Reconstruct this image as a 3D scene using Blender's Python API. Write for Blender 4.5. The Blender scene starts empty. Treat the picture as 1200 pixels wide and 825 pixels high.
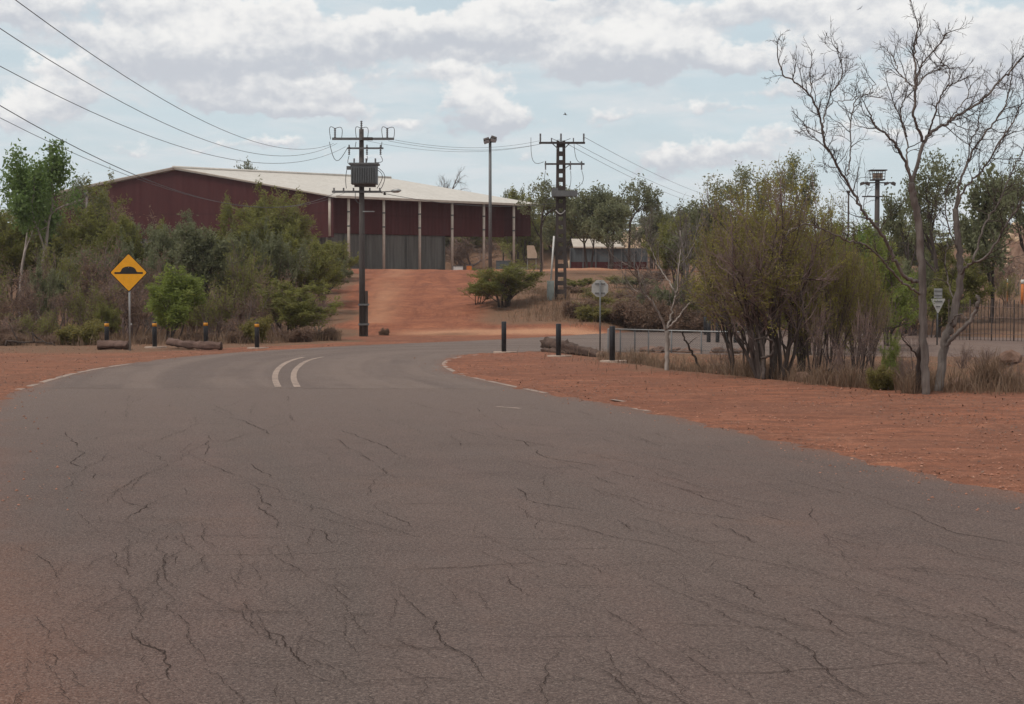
import bpy, bmesh, math, random
import numpy as np
from mathutils import Vector, Matrix
from mathutils.geometry import delaunay_2d_cdt

SC = bpy.context.scene
COL = SC.collection
R = math.radians
F = 1667.0                     # focal length in photo pixels
CX, CY, HOR = 600.0, 412.5, 345.0
CAMZ = 2.0
PITCH = math.atan((CY - HOR) / F)

# ------------------------------------------------------------------ camera
cam = bpy.data.objects.new('camera', bpy.data.cameras.new('camera'))
COL.objects.link(cam)
cam.location = (0, 0, CAMZ)
cam.rotation_euler = (R(90) - PITCH, 0, 0)
cam.data.sensor_width = 36.0
cam.data.lens = 36.0 * F / 1200.0
cam.data.clip_start = 0.1
cam.data.clip_end = 6000
SC.camera = cam

# ------------------------------------------------------------------ world, sun, exposure
SUN_EL, SUN_ROT = R(58), R(-125)      # high sun, behind and to the left
SC.view_settings.view_transform = 'Standard'
SC.view_settings.look = 'None'
SC.view_settings.gamma = 1.0
SC.view_settings.exposure = 0.0
sun = bpy.data.objects.new('sun', bpy.data.lights.new('sun', 'SUN'))
COL.objects.link(sun)
sun.data.energy = 2.1
sun.data.angle = R(8)
sun.data.color = (1.0, 0.95, 0.88)
sd = Vector((math.sin(SUN_ROT) * math.cos(SUN_EL), math.cos(SUN_ROT) * math.cos(SUN_EL), math.sin(SUN_EL)))
sun.rotation_euler = sd.to_track_quat('Z', 'Y').to_euler()
sun.location = (0, -20, 40)


class NT:
    """tiny helper to write node trees"""
    def __init__(s, tree): s.t = tree; s.L = tree.links
    def n(s, kind, **kw):
        nd = s.t.nodes.new(kind)
        for k, v in kw.items(): setattr(nd, k, v)
        return nd
    def set(s, sock, v):
        if hasattr(v, 'is_output') or isinstance(v, bpy.types.NodeSocket): s.L.new(v, sock)
        elif v is not None: sock.default_value = v
    def math(s, op, a, b=None, c=None, clamp=False):
        nd = s.n('ShaderNodeMath', operation=op, use_clamp=clamp)
        s.set(nd.inputs[0], a)
        if b is not None: s.set(nd.inputs[1], b)
        if c is not None: s.set(nd.inputs[2], c)
        return nd.outputs[0]
    def smooth(s, v, lo, hi):
        nd = s.n('ShaderNodeMapRange', interpolation_type='SMOOTHSTEP')
        s.set(nd.inputs['Value'], v); nd.inputs['From Min'].default_value = lo; nd.inputs['From Max'].default_value = hi
        return nd.outputs['Result']
    def lin(s, v, lo, hi, a=0.0, b=1.0):
        nd = s.n('ShaderNodeMapRange')
        s.set(nd.inputs['Value'], v); nd.inputs['From Min'].default_value = lo; nd.inputs['From Max'].default_value = hi
        nd.inputs['To Min'].default_value = a; nd.inputs['To Max'].default_value = b
        return nd.outputs['Result']
    def mix(s, f, a, b, blend='MIX'):
        nd = s.n('ShaderNodeMix', data_type='RGBA', blend_type=blend)
        s.set(nd.inputs[0], f)
        for sk, v in ((nd.inputs[6], a), (nd.inputs[7], b)):
            if isinstance(v, tuple) and len(v) == 3: v = v + (1.0,)
            s.set(sk, v)
        return nd.outputs[2]
    def noise(s, vec, scale, detail=4.0, rough=0.55, dist=0.0, dims='3D'):
        nd = s.n('ShaderNodeTexNoise', noise_dimensions=dims)
        if vec is not None: s.set(nd.inputs['Vector'], vec)
        nd.inputs['Scale'].default_value = scale; nd.inputs['Detail'].default_value = detail
        nd.inputs['Roughness'].default_value = rough; nd.inputs['Distortion'].default_value = dist
        return nd.outputs['Fac']
    def comb(s, x, y, z=0.0):
        nd = s.n('ShaderNodeCombineXYZ')
        s.set(nd.inputs[0], x); s.set(nd.inputs[1], y); s.set(nd.inputs[2], z)
        return nd.outputs[0]


# cumulus puffs: (azimuth, elevation) given as photo px of the sky direction, radii, strength
CLOUDS = [(25, 22, 62, 28, .75), (185, 18, 62, 20, .65), (320, 26, 60, 24, .75), (235, 66, 78, 31, 1.0), (178, 80, 45, 18, .6), (300, 70, 60, 26, .8), (400, 62, 55, 20, .6),
          (480, 42, 90, 18, .9), (580, 38, 85, 22, .95), (600, 12, 60, 16, .55), (695, 10, 75, 12, .45), (300, 112, 75, 15, .75), (385, 112, 40, 15, .5), (360, 134, 75, 11, .75),
          (250, 126, 42, 11, .5), (560, 128, 46, 26, .8), (600, 146, 36, 12, .5), (690, 66, 50, 25, 1.0), (770, 62, 62, 28, 1.0), (845, 76, 42, 16, .7), (880, 22, 110, 18, .55),
          (960, 70, 60, 28, .5), (1050, 40, 80, 24, .6), (1130, 88, 70, 28, .75), (1095, 122, 90, 18, .5), (1180, 58, 50, 36, .6), (780, 190, 42, 20, .6), (860, 180, 52, 15, .5),
          (90, 118, 45, 28, .55), (30, 152, 50, 26, .4), (150, 182, 32, 9, .3), (460, 152, 52, 9, .35), (720, 136, 42, 11, .35), (1000, 8, 130, 11, .35), (920, 112, 42, 13, .4),
          (100, 60, 50, 14, .4), (520, 90, 110, 12, .4), (430, 186, 60, 8, .3), (320, 170, 70, 9, .35), (230, 178, 40, 8, .3), (620, 185, 45, 9, .3), (950, 160, 70, 14, .4), (1060, 170, 60, 14, .4), (840, 130, 60, 10, .3), (70, 90, 40, 10, .35), (560, 70, 60, 8, .5)]


def make_world():
    w = bpy.data.worlds.new('World'); SC.world = w; w.use_nodes = True
    t = w.node_tree; t.nodes.clear(); q = NT(t)
    out = q.n('ShaderNodeOutputWorld'); bg = q.n('ShaderNodeBackground')
    q.L.new(bg.outputs[0], out.inputs[0])
    sky = q.n('ShaderNodeTexSky', sky_type='NISHITA')
    sky.sun_disc = False; sky.sun_elevation = SUN_EL; sky.sun_rotation = SUN_ROT
    sky.air_density = 1.2; sky.dust_density = 2.5; sky.ozone_density = 1.5
    tc = q.n('ShaderNodeTexCoord'); sp = q.n('ShaderNodeSeparateXYZ')
    q.L.new(tc.outputs['Generated'], sp.inputs[0])
    x, y, z = sp.outputs
    az = q.math('ARCTAN2', x, y); el = q.math('ARCSINE', z)
    v0 = q.comb(q.math('MULTIPLY', az, 10.0), q.math('MULTIPLY', el, 13.5))
    wn = q.n('ShaderNodeTexNoise'); wn.inputs['Scale'].default_value = 4.2; wn.inputs['Detail'].default_value = 6; wn.inputs['Roughness'].default_value = .55
    q.L.new(v0, wn.inputs['Vector']); wsp = q.n('ShaderNodeSeparateColor'); q.L.new(wn.outputs['Color'], wsp.inputs[0])
    az2 = q.math('MULTIPLY_ADD', q.math('SUBTRACT', wsp.outputs[0], .5), .060, az)
    el2 = q.math('MULTIPLY_ADD', q.math('SUBTRACT', wsp.outputs[1], .5), .026, el)
    tot = wsum = None
    for (px, py, rx, ry, a) in CLOUDS:
        a0 = math.atan((px - CX) / F); e0 = math.atan((HOR - py) / F)
        dx = q.math('MULTIPLY', q.math('SUBTRACT', az2, a0), F / rx)
        dy = q.math('MULTIPLY', q.math('SUBTRACT', el2, e0), F / ry)
        e = q.math('MULTIPLY', q.math('POWER', 2.718, q.math('MULTIPLY', q.math('MULTIPLY_ADD', dx, dx, q.math('MULTIPLY', dy, dy)), -1.0)), a)
        tot = e if tot is None else q.math('ADD', tot, e)
        wy = q.math('MULTIPLY', e, dy)
        wsum = wy if wsum is None else q.math('ADD', wsum, wy)
    h = q.math('DIVIDE', wsum, q.math('ADD', tot, .05))            # height within the puff: -1 base, +1 top
    n1 = q.math('SUBTRACT', q.noise(v0, 2.6, 8, .56, .2), .5)
    n2 = q.math('SUBTRACT', q.noise(v0, 9.0, 6, .55, .1), .5)
    far = q.math('MAXIMUM', q.smooth(q.math('ABSOLUTE', az), .38, .6), q.smooth(el, .22, .45))
    tot = q.math('MULTIPLY_ADD', far, .42, q.math('MULTIPLY', tot, q.math('SUBTRACT', 1.0, far)))
    d = q.math('ADD', q.math('ADD', tot, q.math('MULTIPLY', n1, .75)), q.math('MULTIPLY', n2, .45))
    cover = q.smooth(d, .17, .42)
    lit = q.math('ADD', q.math('MULTIPLY', h, 1.0), q.math('ADD', q.math('MULTIPLY', n1, 1.1), q.math('MULTIPLY', n2, 1.5)))
    ccol = q.mix(q.smooth(lit, -.65, .75), (5.5, 5.75, 6.25), (8.8, 8.7, 8.55))
    veil = q.noise(q.comb(q.math('MULTIPLY', az, 4.0), q.math('MULTIPLY', el, 14.0)), 2.0, 5, .6)
    base = q.mix(q.lin(veil, .25, .75, .74, .95), sky.outputs[0], (6.1, 7.1, 7.6, 1.0))
    base = q.mix(q.math('MULTIPLY', q.smooth(el, .15, .0), .5), base, (6.8, 7.35, 7.65, 1.0))
    sheet = q.smooth(q.noise(q.comb(q.math('MULTIPLY', az, 7.0), q.math('MULTIPLY', el, 34.0)), 1.3, 7, .6, .4), .40, .66)
    base = q.mix(q.math('MULTIPLY', sheet, .75), base, (7.0, 7.3, 7.55, 1.0))
    soft = q.math('MULTIPLY', cover, q.lin(el, .01, .09, .6, .95))
    col = q.mix(soft, base, ccol)
    # overhead the broken cloud deck is brighter than near the horizon
    col = q.mix(q.smooth(el, .25, 1.2), col, (6.9, 6.85, 6.8, 1.0))
    q.L.new(col, bg.inputs[0])
    bg.inputs[1].default_value = 0.105
    try:
        w.cycles.sampling_method = 'MANUAL'; w.cycles.sample_map_resolution = 512
    except Exception: pass
make_world()
SC.cycles.max_bounces = 5
SC.cycles.diffuse_bounces = 3
SC.cycles.transparent_max_bounces = 6

# ------------------------------------------------------------------ projection helpers
SP, CP = math.sin(PITCH), math.cos(PITCH)
def P(px, py, Y):
    u = (px - CX) / F; v = (CY - py) / F
    d = Vector((u, CP + v * SP, -SP + v * CP))
    d *= Y / d.y
    return Vector((d.x, d.y, d.z + CAMZ))
def G(px, py, z=0.0):
    u = (px - CX) / F; v = (CY - py) / F
    d = Vector((u, CP + v * SP, -SP + v * CP))
    k = (z - CAMZ) / d.z
    return Vector((d.x * k, d.y * k, z))
def XY(px, Y): return (px - CX) / F * Y

# ------------------------------------------------------------------ road outline
road_px_left = [(15, 458), (60, 443), (100, 433), (150, 425.5), (200, 419.5), (260, 414), (320, 410), (400, 405.5), (480, 402),
                (560, 399), (640, 394.5), (700, 391), (760, 388), (830, 386.5), (900, 386.5), (1000, 388.5), (1100, 393), (1200, 397)]
road_px_right = [(1200, 419), (1100, 419), (1000, 418), (900, 417), (800, 415), (700, 412), (640, 411.5), (600, 413.5), (560, 414.5), (538, 417),
                 (524, 422.5), (523, 428), (534, 435), (555, 441.5), (590, 449.5), (650, 462), (700, 469.5), (800, 490), (900, 512.5), (1000, 535), (1100, 557), (1200, 578)]
outline = [(-2.0, -40.0), (-2.0, 0.0), (-2.6, 6.0), (-3.7, 9.0), (-6.7, 17.0), (-9.3, 25.0)]
outline += [tuple(G(*p).xy) for p in road_px_left]
outline += [(40.0, 68.0), (70.0, 73.0), (70.0, 54.0), (40.0, 50.0)]
outline += [tuple(G(*p).xy) for p in road_px_right]
outline += [(5.75, 11.0), (6.2, 6.0), (6.4, 0.0), (6.4, -40.0)]


def chaikin(pts, it=2):
    for _ in range(it):
        q = []
        for i in range(len(pts)):
            a, b = pts[i], pts[(i + 1) % len(pts)]
            q.append((a[0] * .75 + b[0] * .25, a[1] * .75 + b[1] * .25)); q.append((a[0] * .25 + b[0] * .75, a[1] * .25 + b[1] * .75))
        pts = q
    return pts
OUT = np.array(chaikin(outline, 2))


def sdist(x, y, poly=OUT):
    """signed distance to a polygon, negative inside (arrays)"""
    x = np.asarray(x, float); y = np.asarray(y, float)
    best = np.full(x.shape, 1e18); inside = np.zeros(x.shape, bool)
    n = len(poly)
    for i in range(n):
        ax, ay = poly[i]; bx, by = poly[(i + 1) % n]
        dx, dy = bx - ax, by - ay; L2 = dx * dx + dy * dy + 1e-12
        t = np.clip(((x - ax) * dx + (y - ay) * dy) / L2, 0, 1)
        best = np.minimum(best, (x - ax - t * dx) ** 2 + (y - ay - t * dy) ** 2)
        c = ((ay > y) != (by > y))
        xi = ax + (y - ay) / (by - ay + 1e-15) * dx
        inside ^= c & (x < xi)
    d = np.sqrt(best)
    return np.where(inside, -d, d)


def sstep(v, a, b):
    t = np.clip((v - a) / (b - a), 0, 1); return t * t * (3 - 2 * t)


_rs = np.random.RandomState(5)
_lat = _rs.rand(256, 256)
def vnoise(x, y):
    x = np.asarray(x, float); y = np.asarray(y, float)
    xi = np.floor(x).astype(int); yi = np.floor(y).astype(int); fx = x - xi; fy = y - yi
    fx = fx * fx * (3 - 2 * fx); fy = fy * fy * (3 - 2 * fy)
    g = lambda a, b: _lat[a % 256, b % 256]
    return (g(xi, yi) * (1 - fx) + g(xi + 1, yi) * fx) * (1 - fy) + (g(xi, yi + 1) * (1 - fx) + g(xi + 1, yi + 1) * fx) * fy - .5
def fbm(x, y, o=4):
    s = 0; a = 1.0
    for i in range(o):
        s = s + a * vnoise(np.asarray(x) * 2 ** i + 17.3 * i, np.asarray(y) * 2 ** i + 9.1 * i); a *= .5
    return s

DITCH = [(5.2, 50.0), (5.6, 44.0), (6.9, 39.0), (9.0, 34.6), (11.6, 32.0), (15.0, 31.0), (40.0, 30.0)]
def dpath(x, y, path):
    best = np.full(np.shape(x), 1e18)
    for (ax, ay), (bx, by) in zip(path[:-1], path[1:]):
        dx, dy = bx - ax, by - ay
        t = np.clip(((x - ax) * dx + (y - ay) * dy) / (dx * dx + dy * dy), 0, 1)
        best = np.minimum(best, (x - ax - t * dx) ** 2 + (y - ay - t * dy) ** 2)
    return np.sqrt(best)


def terrain(x, y):
    """ground height away from the road (arrays)"""
    x = np.asarray(x, float); y = np.asarray(y, float)
    a = x / np.maximum(y, 1.0)
    s = sstep(a, .10, .26)
    y0 = 70 - 7 * s
    ramp = np.clip((y - y0) / 58.0, 0, 1)
    ramp = ramp * (1 + .25 * np.sin(ramp * math.pi))      # a little steeper at the toe
    z = 4.2 * np.minimum(ramp, 1.0) * (1 - .42 * s)
    # banks beside the dirt track and the mound under the lattice pole
    z = z + .45 * np.exp(-(((x - 1.8) / 3.2) ** 2 + ((y - 84) / 5.5) ** 2))
    z = z + .5 * np.exp(-(((x - 8) / 5.0) ** 2 + ((y - 92) / 7.0) ** 2))
    rough = sstep(y, 71, 80)
    z = z + rough * .35 * fbm(x * .16, y * .16, 4)
    z = z + .035 * fbm(x * .9, y * .9, 3) + .02 * fbm(x * 3.1, y * 3.1, 2)
    d = dpath(x, y, DITCH)
    z = z - .95 * np.exp(-(d / 1.5) ** 2) * sstep(y, 24, 27)
    z = z + .22 * np.exp(-((d - 3.0) / .9) ** 2) * sstep(x, 7, 12) * sstep(y, 30, 34) * (1 + 2.0 * fbm(x * .8, y * .8, 3))
    far = np.sqrt(x * x + y * y)
    z = z + 6.5 * sstep(y, 178, 215) * (1 + .5 * fbm(x * .03, y * .03, 3))
    z = z + 4 * sstep(far, 300, 800) * (0.6 + fbm(x * .004, y * .004, 3))
    return z


def groundz(x, y):
    x = np.asarray(x, float); y = np.asarray(y, float)
    d = sdist(x, y)
    blend = sstep(d, -.05, 1.6)
    t = terrain(x, y)
    edge = .06 * fbm(x * 2.1, y * 2.1, 4) + .012
    t = t * blend + edge * (1 - blend)
    t = np.where(d < 0, edge + np.clip(d, -.5, 0) * .14, np.maximum(t, -2) + 0.0)
    return t
def gz(x, y): return float(groundz(np.array([x]), np.array([y]))[0])

# ------------------------------------------------------------------ mesh helpers
def link(o, parent=None):
    COL.objects.link(o)
    if parent is not None: o.parent = parent
    return o
def tag(o, label=None, cat=None, group=None, kind=None):
    if label: o['label'] = label
    if cat: o['category'] = cat
    if group: o['group'] = group
    if kind: o['kind'] = kind
    return o
def thing(name, label, cat, loc=(0, 0, 0), rz=0.0, group=None):
    o = bpy.data.objects.new(name, None); o.empty_display_size = .2
    link(o); o.location = loc; o.rotation_euler = (0, 0, rz)
    return tag(o, label, cat, group)


class MB:
    def __init__(s): s.v = []; s.f = []; s.m = []; s.smooth = []; s.n = 0
    def add(s, verts, faces, mi=0, sm=False):
        verts = np.asarray(verts, float)
        s.v.append(verts)
        for f in faces: s.f.append([i + s.n for i in f])
        s.m += [mi] * len(faces); s.smooth += [sm] * len(faces)
        s.n += len(verts)
        return s
    def box(s, c, size, mi=0, rot=None, taper=1.0):
        hx, hy, hz = size[0] / 2, size[1] / 2, size[2] / 2
        v = np.array([(-hx, -hy, -hz), (hx, -hy, -hz), (hx, hy, -hz), (-hx, hy, -hz),
                      (-hx * taper, -hy * taper, hz), (hx * taper, -hy * taper, hz), (hx * taper, hy * taper, hz), (-hx * taper, hy * taper, hz)])
        if rot is not None: v = v @ np.array(rot).T
        return s.add(v + np.array(c), [(0, 3, 2, 1), (4, 5, 6, 7), (0, 1, 5, 4), (1, 2, 6, 5), (2, 3, 7, 6), (3, 0, 4, 7)], mi)
    def beam(s, a, b, w, h, mi=0):
        a = Vector(a); b = Vector(b); d = (b - a)
        q = d.to_track_quat('X', 'Z').to_matrix()
        return s.box((a + b) / 2, (d.length, w, h), mi, q)
    def tube(s, pts, rad, sides=6, mi=0, cap=True, sm=True):
        pts = np.asarray([tuple(p) for p in pts], float); n = len(pts)
        rad = np.full(n, rad) if np.isscalar(rad) else np.asarray(rad, float)
        tan = np.gradient(pts, axis=0) if n > 2 else np.repeat((pts[-1] - pts[0])[None], n, 0)
        tan /= np.linalg.norm(tan, axis=1, keepdims=True) + 1e-12
        m = np.abs(tan.mean(0)); ref = np.zeros(3); ref[int(np.argmin(m))] = 1.0
        n1 = np.cross(tan, ref); n1 /= np.linalg.norm(n1, axis=1, keepdims=True) + 1e-12
        n2 = np.cross(tan, n1)
        a = np.arange(sides) * 2 * math.pi / sides
        ring = n1[:, None, :] * np.cos(a)[None, :, None] + n2[:, None, :] * np.sin(a)[None, :, None]
        v = (pts[:, None, :] + ring * rad[:, None, None]).reshape(-1, 3)
        f = []
        for i in range(n - 1):
            for k in range(sides):
                k2 = (k + 1) % sides
                f.append((i * sides + k, i * sides + k2, (i + 1) * sides + k2, (i + 1) * sides + k))
        if cap:
            f.append(tuple(range(sides))[::-1]); f.append(tuple((n - 1) * sides + k for k in range(sides)))
        return s.add(v, f, mi, sm)
    def prism(s, poly, y0, y1, mi=0):
        """polygon in XZ extruded along Y"""
        n = len(poly)
        v = [(p[0], y0, p[1]) for p in poly] + [(p[0], y1, p[1]) for p in poly]
        f = [tuple(range(n)), tuple(range(2 * n - 1, n - 1, -1))]
        f += [(i, i + n, (i + 1) % n + n, (i + 1) % n) for i in range(n)]
        return s.add(v, f, mi)
    def slab(s, poly, z0, z1, mi=0):
        n = len(poly)
        v = [(p[0], p[1], z0) for p in poly] + [(p[0], p[1], z1) for p in poly]
        f = [tuple(range(n))[::-1], tuple(range(n, 2 * n))] + [(i, (i + 1) % n, (i + 1) % n + n, i + n) for i in range(n)]
        return s.add(v, f, mi)
    def build(s, name, mats, parent=None, tint=None):
        me = bpy.data.meshes.new(name)
        v = np.concatenate(s.v) if s.v else np.zeros((0, 3))
        me.from_pydata(v, [], s.f)
        for m in (mats if isinstance(mats, (list, tuple)) else [mats]): me.materials.append(m)
        me.polygons.foreach_set('material_index', s.m); me.polygons.foreach_set('use_smooth', s.smooth)
        if tint is not None:
            at = me.attributes.new('tint', 'FLOAT', 'POINT'); at.data.foreach_set('value', np.asarray(tint, np.float32))
        me.update()
        return link(bpy.data.objects.new(name, me), parent)


def each(name, mat, parent, fns):
    """one part per piece"""
    out = []
    for fn in fns:
        mb = MB(); fn(mb); out.append(mb.build(name, mat, parent))
    return out


def grid_mesh(name, V, Q, mat, smooth=True, attrs=None):
    me = bpy.data.meshes.new(name)
    V = np.asarray(V, np.float32); Q = np.asarray(Q, np.int32); k = Q.shape[1]
    me.vertices.add(len(V)); me.vertices.foreach_set('co', V.ravel())
    me.loops.add(Q.size); me.loops.foreach_set('vertex_index', Q.ravel())
    me.polygons.add(len(Q)); me.polygons.foreach_set('loop_start', np.arange(0, Q.size, k, dtype=np.int32))
    me.polygons.foreach_set('loop_total', np.full(len(Q), k, np.int32))
    me.polygons.foreach_set('use_smooth', np.full(len(Q), smooth))
    for m in (mat if isinstance(mat, (list, tuple)) else [mat]): me.materials.append(m)
    for an, av in (attrs or {}).items():
        at = me.attributes.new(an, 'FLOAT', 'POINT'); at.data.foreach_set('value', np.asarray(av, np.float32))
    me.update(calc_edges=True); me.validate()
    return me

# ------------------------------------------------------------------ materials
def newmat(name):
    m = bpy.data.materials.new(name); m.use_nodes = True
    t = m.node_tree; t.nodes.clear(); q = NT(t)
    out = q.n('ShaderNodeOutputMaterial'); bs = q.n('ShaderNodeBsdfPrincipled')
    q.L.new(bs.outputs[0], out.inputs[0])
    return m, q, bs, out


def plain(name, c1, c2=None, scale=6.0, rough=.7, metal=0.0, bump=0.0, spec=.3, streak=False, c3=None):
    m, q, bs, out = newmat(name)
    tc = q.n('ShaderNodeTexCoord'); v = tc.outputs['Object']
    if streak:
        mp = q.n('ShaderNodeMapping'); mp.inputs['Scale'].default_value = (1, 1, .12); q.L.new(v, mp.inputs[0]); v = mp.outputs[0]
    c2 = c2 or tuple(x * .7 for x in c1)
    nz = q.noise(v, scale, 6, .65)
    col = q.mix(q.smooth(nz, .3, .7), c1, c2)
    if c3: col = q.mix(q.smooth(q.noise(v, scale * .37, 5, .7), .55, .72), col, c3)
    col = q.mix(q.lin(q.noise(v, scale * 9, 2, .5), .2, .8, 0, .22), col, tuple(x * .55 for x in c1))
    q.L.new(col, bs.inputs['Base Color'])
    bs.inputs['Roughness'].default_value = rough; bs.inputs['Metallic'].default_value = metal
    bs.inputs['Specular IOR Level'].default_value = spec
    if bump:
        b = q.n('ShaderNodeBump'); b.inputs['Strength'].default_value = bump; b.inputs['Distance'].default_value = .03
        q.L.new(q.noise(v, scale * 3, 6, .7), b.inputs['Height']); q.L.new(b.outputs[0], bs.inputs['Normal'])
    return m


def leafmat(name, c1, c2, c3=None, trans=.42):
    m, q, bs, out = newmat(name)
    at = q.n('ShaderNodeAttribute', attribute_name='tint'); oi = q.n('ShaderNodeObjectInfo')
    f = q.math('ADD', q.math('MULTIPLY', at.outputs['Fac'], .85), q.math('MULTIPLY', oi.outputs['Random'], .15))
    rp = q.n('ShaderNodeValToRGB'); e = rp.color_ramp.elements
    e[0].position = 0; e[0].color = c1 + (1,); e[1].position = .8; e[1].color = c2 + (1,)
    if c3: k = e.new(1.0); k.color = c3 + (1,)
    q.L.new(f, rp.inputs[0])
    q.L.new(rp.outputs[0], bs.inputs['Base Color']); bs.inputs['Roughness'].default_value = .6; bs.inputs['Specular IOR Level'].default_value = .25
    tr = q.n('ShaderNodeBsdfTranslucent'); hs = q.n('ShaderNodeHueSaturation'); hs.inputs['Value'].default_value = 1.6; hs.inputs['Saturation'].default_value = 1.05; q.L.new(rp.outputs[0], hs.inputs['Color']); q.L.new(hs.outputs[0], tr.inputs[0])
    mx = q.n('ShaderNodeMixShader'); mx.inputs[0].default_value = trans
    q.L.new(bs.outputs[0], mx.inputs[1]); q.L.new(tr.outputs[0], mx.inputs[2]); q.L.new(mx.outputs[0], out.inputs[0])
    return m


def ground_mat():
    m, q, bs, out = newmat('red_dirt')
    tc = q.n('ShaderNodeTexCoord'); v = tc.outputs['Object']
    veg = q.n('ShaderNodeAttribute', attribute_name='veg').outputs['Fac']
    pale = q.n('ShaderNodeAttribute', attribute_name='pale').outputs['Fac']
    mp = q.n('ShaderNodeMapping'); mp.inputs['Rotation'].default_value = (0, 0, R(-62)); mp.inputs['Scale'].default_value = (.5, 2.2, 1)
    q.L.new(v, mp.inputs[0]); vs = mp.outputs[0]
    big = q.noise(v, .35, 5, .6); mid = q.noise(vs, 1.3, 6, .65); fine = q.noise(v, 9, 6, .78); grit = q.noise(v, 45, 3, .7)
    c = q.mix(q.smooth(mid, .35, .68), (.185, .079, .050), (.325, .130, .076))
    c = q.mix(q.smooth(big, .42, .66), c, (.215, .096, .062))
    c = q.mix(q.smooth(q.noise(vs, 2.2, 5, .6), .60, .74), c, (.36, .18, .11))
    c = q.mix(q.math('MULTIPLY', q.smooth(q.noise(v, .11, 6, .68), .48, .66), .6), c, (.175, .074, .048))
    er = q.noise(v, .75, 9, .78)
    c = q.mix(q.math('MULTIPLY', q.smooth(er, .52, .66), .75), c, (.165, .075, .050))
    c = q.mix(q.math('MULTIPLY', q.smooth(er, .46, .34), .55), c, (.42, .195, .118))
    c = q.mix(q.math('MULTIPLY', pale, q.lin(mid, .3, .7, .5, 1.0)), c, (.50, .29, .175))
    spx = q.n('ShaderNodeSeparateXYZ'); q.L.new(v, spx.inputs[0])
    slope = q.smooth(spx.outputs[1], 66, 72)
    mpr = q.n('ShaderNodeMapping'); mpr.inputs['Rotation'].default_value = (0, 0, R(9)); mpr.inputs['Scale'].default_value = (1.0, .10, 1); q.L.new(v, mpr.inputs[0])
    rut = q.noise(mpr.outputs[0], .85, 7, .7, .5)
    c = q.mix(q.math('MULTIPLY', slope, .72), c, q.mix(q.smooth(er, .36, .62), (.35, .128, .066), (.215, .072, .040)))
    c = q.mix(q.math('MULTIPLY', slope, q.math('MULTIPLY', q.smooth(rut, .50, .62), .7)), c, (.17, .062, .038))
    c = q.mix(q.math('MULTIPLY', q.math('MULTIPLY', slope, pale), .8), c, (.50, .27, .16))
    vc = q.mix(q.smooth(fine, .35, .65), (.115, .068, .045), (.23, .145, .092))
    vc = q.mix(q.smooth(q.noise(v, 3.0, 5, .6), .5, .7), vc, (.21, .10, .06))
    f = q.math('ADD', veg, q.math('MULTIPLY', q.math('SUBTRACT', fine, .5), .9))
    c = q.mix(q.smooth(f, .3, .75), c, vc)
    c = q.mix(q.smooth(fine, .54, .68), c, (.15, .066, .044))
    c = q.mix(q.smooth(fine, .44, .33), c, (.44, .21, .135))
    c = q.mix(q.smooth(grit, .48, .68), c, q.mix(.65, c, (.09, .042, .03)))
    q.L.new(c, bs.inputs['Base Color']); bs.inputs['Roughness'].default_value = .95; bs.inputs['Specular IOR Level'].default_value = .1
    b = q.n('ShaderNodeBump'); b.inputs['Strength'].default_value = .8; b.inputs['Distance'].default_value = .04
    q.L.new(q.math('ADD', fine, q.math('MULTIPLY', grit, .5)), b.inputs['Height']); q.L.new(b.outputs[0], bs.inputs['Normal'])
    return m


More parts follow.
